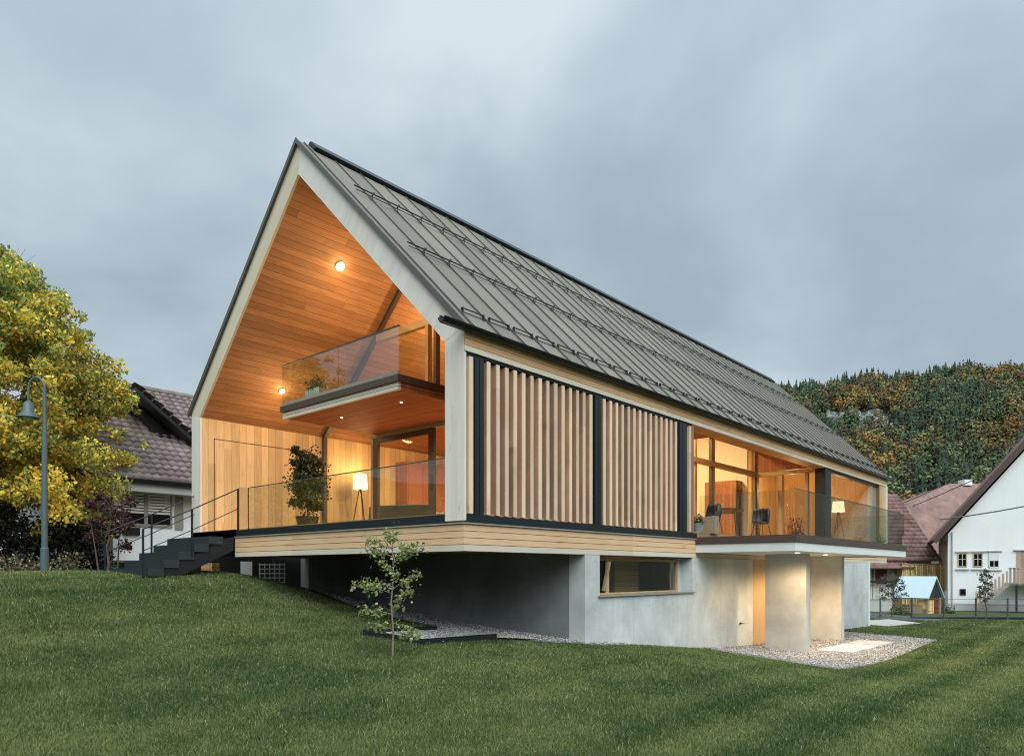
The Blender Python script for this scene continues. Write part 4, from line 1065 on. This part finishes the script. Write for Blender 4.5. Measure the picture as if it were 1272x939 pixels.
dr = MB().box(3.55, 4.6, -.04, -.002, g(-1.45), g(.42)).build('door', M['railwood'], Wh); MB().box(3.4, 4.8, -.12, -.002, g(.48), g(.56)).build('lintel', M['greyp'], dr)
# wooden stair with railing
st = MB().box(2.95, 7.0, -1.5, -.06, g(-1.55), g(-1.45)); 
for k in range(8):
    st.box(1.35+k*.2, 1.35+(k+1)*.2+.02, -1.5, -.3, g(-2.9)+k*.17, g(-2.9)+k*.17+.04)
st.add([(1.25,-1.52,g(-3.05)),(3.0,-1.52,g(-1.6)),(3.0,-1.52,g(-1.45)),(1.25,-1.52,g(-2.9)),(1.25,-1.47,g(-3.05)),(3.0,-1.47,g(-1.6)),(3.0,-1.47,g(-1.45)),(1.25,-1.47,g(-2.9))],
       [(0,1,2,3),(4,7,6,5),(0,4,5,1),(1,5,6,2),(2,6,7,3),(3,7,4,0)])
stair = st.build('outside_stair', M['railwood'], Wh)
rl = MB()
for k in range(19):
    x = 2.98 + k*.2; rl.box(x, x+.12, -1.55, -1.53, g(-1.5), g(-.6))
for k in range(9):
    x = 1.3 + k*.19; zb = g(-2.9) + (x-1.25)*.83; rl.box(x, x+.11, -1.55, -1.53, zb+.05, zb+.85)
rl.box(2.95, 7, -1.58, -1.50, g(-.6), g(-.54))
rl.build('railing', M['railwood'], stair)
for x in (3.3, 4.4): MB().box(x, x+.1, -1.5, -1.4, 0, g(-1.56)).build('support_post', M['anth'], stair)

# tiled house with timber framing in the middle distance
Ti = placed('farmhouse', 'old farmhouse with weathered red tiled roof and timber framed wall', 'house', 49, 21.5, G0, .04)
MB().box(0, 7.6, .4, 8, 0, g(.1)).build('wall', M['cream'], Ti)
tile_slope('roof', M['tile_red'], Ti, (-3, -.25, g(-.05)), (7.95, -.25, g(-.05)), (-3, 5.8, g(5.15)), (8.35, 5.8, g(5.15)), rows=17, cols=34, wav=.05, step=.06)
tile_slope('rear_roof', M['tile_red'], Ti, (-3, 11.8, g(-.05)), (7.95, 11.8, g(-.05)), (-3, 5.8, g(5.15)), (8.35, 5.8, g(5.15)), rows=4, cols=10)
MB().prism([(.4, g(-.1)), (11, g(-.1)), (5.8, g(5.0))], 'x', 7.4, 7.6).build('gable_wall', M['timber'], Ti)
tile_slope('lean_to_roof', M['tile_red'], Ti, (-1, -1.1, g(-.55)), (5.6, -1.1, g(-.55)), (-1, .3, g(.0)), (5.3, .3, g(.0)), rows=4, cols=20, wav=.05, step=.06)
MB().box(3.65, 4.4, .30, .398, g(-1.6), g(-.65)).build('door', M['redpaint'], Ti)
fb = MB()
for x in (2.2, 2.9, 3.4): fb.box(x, x+.1, .34, .398, g(-2.6), g(-.6))
fb.box(2.2, 3.4, .345, .398, g(-1.5), g(-1.42)); fb.build('timber_frame', M['timber'], Ti)
# log stack against the wall
lg = thing('log_stack', 'tall stack of split yellow logs against the farmhouse wall', 'log stack', site(48.3, 26.3, G0), ROT)
MB().box(0, 2.9, 0, .8, 0, g(-.3)).build('logs', M['logs'], lg)
b = MB()
for k in range(26):
    x = k*.11; b.box(x, x+.085, -random.uniform(.02, .1), 0, .02, g(-.35) - random.uniform(0, .3))
b.build('split_faces', M['logs'], lg); MB().box(-.05, 2.95, -.05, .82, g(-.3), g(-.24)).build('cover_board', M['timber'], lg)
# barn with big hipped roof behind
Ba = placed('barn', 'large barn with faded red hipped roof behind the farmhouse', 'barn', 58, 31.0, G0)
MB().box(.6, 14, .6, 15, 0, g(.2)).build('wall', M['cream'], Ba)
b = MB(); A_ = (9.3, 8, g(7.3)); B_ = (3.5, 5.1, g(4.9)); C_ = (-1.0, 0, g(.35)); D_ = (15, 0, g(.35)); E_ = (15, 8, g(7.3)); F_ = (15, 16, g(.35)); G_ = (-1, 16, g(.35)); B2 = (3.5, 10.9, g(4.9))
b.add([A_, B_, C_, D_, E_, F_, G_, B2], [(2, 3, 4, 0, 1), (0, 4, 5, 6, 7), (0, 7, 1), (1, 7, 6, 2)])
b.build('roof', M['tile_barn'], Ba)
MB().box(10.4, 11.1, 7.5, 8.5, g(7.1), g(7.62)).build('chimney', M['white'], Ba)
for zz, yy in ((1.2, .95), (2.1, 2.0)): MB().box(1.5, 3.6, yy-.06, yy+.02, g(zz), g(zz)+.18).build('roof_hatch', M['tile_red'], Ba)

# small shed with pale blue sheet roof
Sh = placed('garden_shed', 'small shed with pale blue sheet roof and dark gable', 'shed', 38.2, 22.5, -3.05, .72)
h = lambda z: z + 3.05
MB().prism([(-.15, h(-2.12)), (1.15, h(-1.02)), (2.45, h(-2.12)), (2.38, h(-2.19)), (1.15, h(-1.13)), (-.08, h(-2.19))], 'x', 0, 1).build('temp', None, Sh)
bpy.data.objects.remove(Sh.children[0])
# gable end faces local -y; ridge runs along y
rb = MB().prism([(-1.05, h(-2.16)), (.15, h(-1.02)), (1.35, h(-2.16)), (1.3, h(-2.21)), (.15, h(-1.10)), (-1.0, h(-2.21))], 'y', -.1, 1.75)
rb.build('roof', M['tarp'], Sh)
MB().prism([(-.85, h(-2.14)), (.15, h(-1.12)), (1.15, h(-2.14))], 'y', 0, .04).build('gable_panel', M['anth'], Sh)
MB().box(-.8, -.72, 0, .1, 0, h(-2.16)).box(1.02, 1.1, 0, .1, 0, h(-2.16)).box(-.8, -.72, 1.55, 1.65, 0, h(-2.16)).build('corner_post', M['timber'], Sh)
MB().box(-.7, .35, .12, .5, .0, h(-2.3)).build('stacked_wood', M['logs'], Sh)
MB().box(.42, 1.0, .12, .5, .0, h(-2.25)).build('door', M['redpaint'], Sh)
MB().box(-.75, -.68, .3, 1.5, .0, .5).build('side_boards', M['timber'], Sh)

# picket fence, low bins, wire fence
Pf = placed('picket_fence', 'short run of weathered grey pickets behind the basement corner', 'fence', 38.5, 18.9, -3.0)
b = MB()
for k in range(9): b.box(k*.17, k*.17+.11, -.02, 0, .75, 1.55)
b.build('pickets', M['palings'], Pf); MB().box(0, 1.5, .002, .04, .85, .92).box(0, 1.5, .002, .04, 1.35, 1.42).build('rail', M['timber'], Pf)
MB().box(-.05, 1.6, .05, .35, 0, .74).build('retaining_wall', M['greyp'], Pf); MB().box(-.2, 1.6, -.3, .4, 1.62, 1.74).build('roof_strip', M['anth'], Pf)
Wf = placed('wire_fence', 'thin galvanised wire fence along the far edge of the lawn', 'fence', 31.5, 0, -2.92)
b = MB(); w = MB()
xs_f = [16.2, 17.6, 19.0, 20.4, 21.8, 23.2, 24.6]
for x in xs_f: b.box(x-.025, x+.025, -.025, .025, -.15, 1.0)
b.build('post', M['wire'], Wf)
for z in (.15, .42, .7, .95): w.tube((xs_f[0], 0, z), (xs_f[-1], 0, z), .008, n=5)
w.build('wire', M['wire'], Wf)
MB().box(17.8, 24.6, .3, .5, -.2, .16).build('base_board', M['anth'], Wf)

def thin_tree(name, label, d, r, z, hgt, dens, pal, wts, sp=.45, size=.09):
    p = site(d, r, z); t = thing(name, label, 'tree', p)
    b = MB(); tips = branchy(b, (0, 0, 0), (.05, 0, hgt), 14, lambda f: sp*(1.15-f*.5), .035, start=.35); b.build('trunk', M['bark'], t)
    tips = np.array(tips); cen = clumps(tips, rng.uniform(.08, .2, len(tips)), dens, .2)
    foliage('crown', cen, size, palette(len(cen), pal, wts), M['leaf_dark'], t)
thin_tree('fruit_tree', 'small grey green tree standing before the white house stairs', 31, 20.5, -2.9, 2.1, 9, [(.10, .11, .08), (.16, .16, .12), (.06, .07, .05)], [2, 2, 2], .35)
thin_tree('fruit_tree', 'small bare spreading tree beside the pale blue shed roof', 32, 17.0, -2.9, 1.75, 9, [(.06, .07, .055), (.12, .12, .10)], [2, 2], .75)
small_plant('garden_bush', 'low green bush between the shed and the picket fence', site(35, 19.0), 500, .55, .1, [(.05, .08, .03), (.12, .15, .05), (.16, .10, .04)], [3, 3, 1], None, 'bush', .7)
small_plant('garden_bush', 'dark low bush beside the white house plinth', site(40, 24.2), 400, .5, .1, [(.05, .06, .03), (.09, .08, .05)], [3, 2], None, 'bush', .6)

# overhead cables from a pole beyond the barn roof
def cable(label, a, b_, sag):
    p = np.array(a); q = np.array(b_); pts = [tuple(p + (q-p)*s - np.array((0, 0, sag*4*s*(1-s)))) for s in np.linspace(0, 1, 14)]
    m = MB().path(pts, .04, 5); m.build('power_line', M['wire'], label=label, cat='power line', group='cables strung across the hillside')
cable('upper overhead cable crossing the wooded hillside', site(70, 33.5, 4.6), site(52, 38.5, 9.6), .25)
cable('middle overhead cable crossing the wooded hillside', site(70, 33.5, 4.0), site(52, 38.5, 8.9), .25)
cable('lowest overhead cable crossing the wooded hillside', site(70, 33.5, 3.4), site(52, 38.5, 8.2), .25)
cable('single cable sagging in front of the white gable wall', site(43, 25.7, 2.35), site(41, 31.0, 3.3), .08)

# ------------------------------------------------------------------ wooded hill
def skyline(r):   # top of the hill (m above datum) across the view axis at 600 m
    return np.interp(r, [-900, -250, 40, 120, 228, 263, 297, 348, 382, 429, 520, 900], [-20, -10, 20, 84, 138, 145, 148, 153, 157, 156, 150, 120]) + 2.5*np.sin(r*.09) + 1.6*np.sin(r*.23+1)
def hill_z(d, r):
    rs = r/np.maximum(d, 1)*600
    f = np.clip((d-200)/400, 0, 1); prof = .06*f + .94*f**1.15
    back = np.clip((d-640)/260, 0, 1)
    wob = (5*np.sin(r*.021 + d*.017) + 3*np.sin(r*.05 - d*.03))*f*np.clip((600-d)/200, 0, 1)
    return -6 + (skyline(rs)+6)*prof*(1 - .5*back**2) + wob
dd = np.concatenate([np.linspace(130, 640, 60), np.linspace(660, 900, 8)]); rr = np.linspace(-.4, 1.15, 90)
DD, RR = np.meshgrid(dd, rr, indexing='ij'); RL = RR*DD
HZ = hill_z(DD, RL)
PX = CAM[0] + DD*FWD[0] + RL*RGT[0]; PY = CAM[1] + DD*FWD[1] + RL*RGT[1]
a, c = DD.shape; I = np.arange(a*c).reshape(a, c)
np_mesh('hill', np.stack([PX, PY, HZ], -1).reshape(-1, 3), np.stack([I[:-1, :-1], I[1:, :-1], I[1:, 1:], I[:-1, 1:]], -1).reshape(-1, 4), None, M['hillside'], smooth=True, kind='structure')

# the opposite side of the valley, behind the viewer
ang = np.linspace(YAW + .95, YAW + 2*PI - .80, 80); rad_ = np.array([90, 160, 240, 330, 430, 560, 760]); hgt_ = np.array([-4, 0, 14, 44, 74, 92, 60])
AA, RD = np.meshgrid(ang, rad_, indexing='ij'); HH = np.repeat(hgt_[None], len(ang), 0)*(1 + .22*np.sin(AA*5) + .1*np.sin(AA*13))
a, c = AA.shape; I = np.arange(a*c).reshape(a, c)
np_mesh('hill', np.stack([CAM[0] + RD*np.cos(AA), CAM[1] + RD*np.sin(AA), HH], -1).reshape(-1, 3), np.stack([I[:-1, :-1], I[1:, :-1], I[1:, 1:], I[:-1, 1:]], -1).reshape(-1, 4), None, M['hillside'], smooth=True, kind='structure')

def forest():
    Vs = []; Fs = []; Cs = []; off_ = 0
    N = 4200
    d = np.sqrt(rng.uniform(210**2, 645**2, N)); k = rng.uniform(.30, .80, N)
    extra_d = rng.uniform(585, 640, 420); extra_k = rng.uniform(.30, .80, 420)
    d = np.r_[d, extra_d]; k = np.r_[k, extra_k]
    order = np.argsort(d); d = d[order]; k = k[order]; r = d*k
    z = hill_z(d, r)
    px = k*890 + 636; vy = 709 - (z+.7)/d*890
    for i in range(len(d)):
        # the rock band stays clear of trees
        if 1018 < px[i] < 1124 and 515 < vy[i] < 550 and rng.uniform() < .86: continue
        P = np.array((CAM[0] + d[i]*FWD[0] + r[i]*RGT[0], CAM[1] + d[i]*FWD[1] + r[i]*RGT[1], z[i]))
        patch = 1.15*math.sin(px[i]*.035 + 1.2) + 1.15*math.sin(vy[i]*.075 + px[i]*.013) + rng.normal(0, .5)
        conif = rng.uniform() < (.75 if d[i] > 575 and px[i] < 1190 else .62 if vy[i] < 500 and px[i] < 1160 else .2 if patch > -.3 else .65)
        s = rng.uniform(.7, 1.25)*(.5 + .38*(d[i]/600))
        if conif:
            hgt = 19*s; wdt = 3.1*s; lay = 7; seg = 7
            c0 = np.array(((.022, .044, .026), (.030, .052, .028), (.042, .064, .032))[rng.integers(3)])
            V = []; Fq = []; C = []
            for l in range(lay):
                zb = hgt*(.08 + .88*l/lay); zt = hgt*(.08 + .88*(l+1.75)/lay) if l < lay-1 else hgt; rb = wdt*(1-l/lay)**.85*rng.uniform(.8, 1.1)+.25
                b0 = len(V); V.append((rng.normal(0, .1), rng.normal(0, .1), min(zt, hgt)))
                for q in range(seg):
                    an = 2*PI*q/seg + rng.uniform(-.3, .3); rb2 = rb*rng.uniform(.55, 1.15); V.append((math.cos(an)*rb2, math.sin(an)*rb2, zb - rb2*.15 + rng.uniform(-.6, .5)))
                Fq += [(b0, b0+1+q, b0+1+(q+1) % seg) for q in range(seg)]
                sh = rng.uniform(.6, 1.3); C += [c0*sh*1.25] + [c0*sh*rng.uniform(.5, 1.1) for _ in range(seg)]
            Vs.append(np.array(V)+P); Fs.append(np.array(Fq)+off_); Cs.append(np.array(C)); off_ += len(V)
        else:
            u = rng.uniform()
            if patch > 1.1: pal = ((.20, .13, .035), (.24, .125, .035), (.15, .13, .045), (.12, .085, .04))
            elif patch > .0: pal = ((.10, .115, .042), (.15, .115, .04), (.085, .11, .045), (.12, .085, .045))
            else: pal = ((.055, .088, .038), (.075, .105, .042), (.095, .105, .045), (.075, .075, .04))
            c0 = np.array(pal[rng.integers(4)])
            hgt = 15*s; wd = 6.2*s; n = 170
            kk = rng.normal(0, 1, (n, 3)); kk /= np.linalg.norm(kk, axis=1, keepdims=True); kk[:, 2] = np.where(kk[:, 2] < -.3, -kk[:, 2], kk[:, 2])
            lump = 1 + .3*np.sin(kk[:, 0]*4 + i)*np.cos(kk[:, 1]*5 + 2*i)
            cen = kk*(lump*rng.uniform(.6, 1.05, n))[:, None]*np.array((wd, wd, hgt*.55)) + np.array((0, 0, hgt*.5))
            V, Fq = faced(cen, kk, 1.75*s, .9)
            sh = .18 + 1.25*np.clip((cen[:, 2]/hgt), 0, 1.1); cc = c0*rng.uniform(.5, 1.6)*(sh*rng.uniform(.75, 1.2, n))[:, None]  # crown shading painted into the colour: dark bottom, bright top
            tri = np.concatenate([Fq[:, [0, 1, 2]], Fq[:, [0, 2, 3]]])
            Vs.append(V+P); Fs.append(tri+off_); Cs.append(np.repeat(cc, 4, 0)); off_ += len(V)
    Cs = [c*np.array((.80, .80, .72)) + np.array((.007, .010, .010)) for c in Cs]  # distance haze mixed into the tree colours
    np_mesh('forest', np.concatenate(Vs), np.concatenate(Fs), np.concatenate(Cs), M['forest'], kind='stuff',
            label='mixed autumn forest of firs and orange brown broadleaf trees covering the hill', cat='forest')
forest()

# limestone cliff showing in the wood
def cliff():
    V = []; n, m = 64, 10
    for i in range(n):
        k = (1024 + i*(98/n) - 636)/890
        dl = np.linspace(300, 620, 640); v = 709 - (hill_z(dl, dl*k)+.7)/dl*890
        d0 = float(dl[np.argmin(np.abs(v - 531))]) - 4
        edge = min(1, i/8, (n-1-i)/14)
        top = 533 - (22 + 3*math.sin(i*.31))*edge + rng.uniform(-2, 2); zt = -.7 + (709 - top)/890*(d0+8); zb = float(hill_z(d0, d0*k)) - 4
        for j in range(m):
            f = j/(m-1); d = d0 + f*8 + 3*math.sin(i*.9 + j*1.7) + rng.uniform(-4, 4); p = site(d, d0*k, 0); V.append((p[0], p[1], zb + (zt-zb)*f))
    V = np.array(V); o = V.min(0)
    t = thing('rock_outcrop', 'pale limestone cliff band showing between the trees on the hill', 'rock', tuple(float(q) for q in o))
    Fq = [(i*m+j, (i+1)*m+j, (i+1)*m+j+1, i*m+j+1) for i in range(n-1) for j in range(m-1)]
    np_mesh('rock_face', V - o, np.array(Fq), None, M['rock'], parent=t)
cliff()

# ------------------------------------------------------------------ world, sun, camera
W = bpy.data.worlds.new('World'); sc.world = W; W.use_nodes = True
nt = W.node_tree; nt.nodes.clear()
SUN_EL = math.radians(44); SUN_AZ = math.atan2(-.80, -.60)      # direction towards the bright part of the sky (behind the viewer)
sd_ = np.array((math.cos(SUN_AZ)*math.cos(SUN_EL), math.sin(SUN_AZ)*math.cos(SUN_EL), math.sin(SUN_EL)))
def wn(t, **k):
    o = nt.nodes.new(t)
    for a_, b_ in k.items(): setattr(o, a_, b_)
    return o
sky = wn('ShaderNodeTexSky', sky_type='NISHITA'); sky.sun_disc = False; sky.sun_elevation = SUN_EL; sky.sun_rotation = PI/2 - SUN_AZ
tc = wn('ShaderNodeTexCoord')
def wmath(op, a, b=None, c=None):
    o = wn('ShaderNodeMath', operation=op)
    for i, v in enumerate((a, b, c)):
        if v is None: continue
        if isinstance(v, (int, float)): o.inputs[i].default_value = v
        else: nt.links.new(v, o.inputs[i])
    return o.outputs[0]
sp = wn('ShaderNodeSeparateXYZ'); nt.links.new(tc.outputs['Generated'], sp.inputs[0])
zc = wmath('ADD', wmath('MAXIMUM', sp.outputs[2], 0.0), .45)
cb = wn('ShaderNodeCombineXYZ'); nt.links.new(wmath('DIVIDE', sp.outputs[0], zc), cb.inputs[0]); nt.links.new(wmath('DIVIDE', sp.outputs[1], zc), cb.inputs[1]); cb.inputs[2].default_value = 2.3
n1 = wn('ShaderNodeTexNoise'); nt.links.new(cb.outputs[0], n1.inputs['Vector']); n1.inputs['Scale'].default_value = 1.5; n1.inputs['Detail'].default_value = 6; n1.inputs['Roughness'].default_value = .50; n1.inputs['Distortion'].default_value = .25
rp = wn('ShaderNodeValToRGB'); nt.links.new(n1.outputs['Fac'], rp.inputs[0])
els = rp.color_ramp.elements
els[0].position = .38; els[0].color = (.325, .410, .475, 1); els[1].position = .63; els[1].color = (.575, .66, .705, 1)
e = els.new(.5); e.color = (.415, .51, .575, 1)
# brighter towards the low sun behind the cloud, paler at the horizon
dt = wn('ShaderNodeVectorMath', operation='DOT_PRODUCT'); nt.links.new(tc.outputs['Generated'], dt.inputs[0]); dt.inputs[1].default_value = tuple(sd_)
br = wmath('MULTIPLY_ADD', wmath('POWER', wmath('MAXIMUM', wmath('MULTIPLY_ADD', dt.outputs['Value'], .5, .5), 0.0), 3.0), 1.9, .97)
hz = wmath('MULTIPLY_ADD', wmath('POWER', wmath('SUBTRACT', 1.0, wmath('MINIMUM', wmath('MAXIMUM', sp.outputs[2], 0.0), 1.0)), 4.0), .16, 1.0)
fac = wmath('MULTIPLY', br, hz)
mul = wn('ShaderNodeVectorMath', operation='SCALE'); nt.links.new(rp.outputs[0], mul.inputs[0]); nt.links.new(fac, mul.inputs['Scale'])
b1 = wn('ShaderNodeBackground'); nt.links.new(sky.outputs[0], b1.inputs[0]); b1.inputs[1].default_value = .05
b2 = wn('ShaderNodeBackground'); nt.links.new(mul.outputs[0], b2.inputs[0]); b2.inputs[1].default_value = 1.12
mxw = wn('ShaderNodeMixShader'); mxw.inputs[0].default_value = .93
nt.links.new(b1.outputs[0], mxw.inputs[1]); nt.links.new(b2.outputs[0], mxw.inputs[2])
ow = wn('ShaderNodeOutputWorld'); nt.links.new(mxw.outputs[0], ow.inputs[0])

sl = bpy.data.lights.new('sun', 'SUN'); sl.energy = 2.3; sl.angle = math.radians(50); sl.color = (1, .985, .96)
so = bpy.data.objects.new('sun', sl); col.objects.link(so)
from mathutils import Vector
so.rotation_euler = Vector(tuple(-sd_)).to_track_quat('-Z', 'Y').to_euler()

cd = bpy.data.cameras.new('camera'); cam = bpy.data.objects.new('camera', cd); col.objects.link(cam)
cam.location = CAM; cam.rotation_euler = (PI/2, 0, YAW - PI/2)
cd.sensor_width = 36; cd.lens = 36*889.61/1272; cd.shift_y = (708.82-469.5)/1272; cd.clip_start = .1; cd.clip_end = 3000
sc.camera = cam
strip(None)
sc.view_settings.view_transform = 'Standard'; sc.view_settings.look = 'None'; sc.view_settings.exposure = 0; sc.view_settings.gamma = 1
try:
    sc.cycles.use_denoising = True; sc.cycles.denoiser = 'OPENIMAGEDENOISE'; sc.cycles.max_bounces = 10; sc.cycles.transparent_max_bounces = 16
    sc.cycles.sample_clamp_indirect = 4; sc.cycles.filter_width = 1.1
except Exception as ex: print(ex)
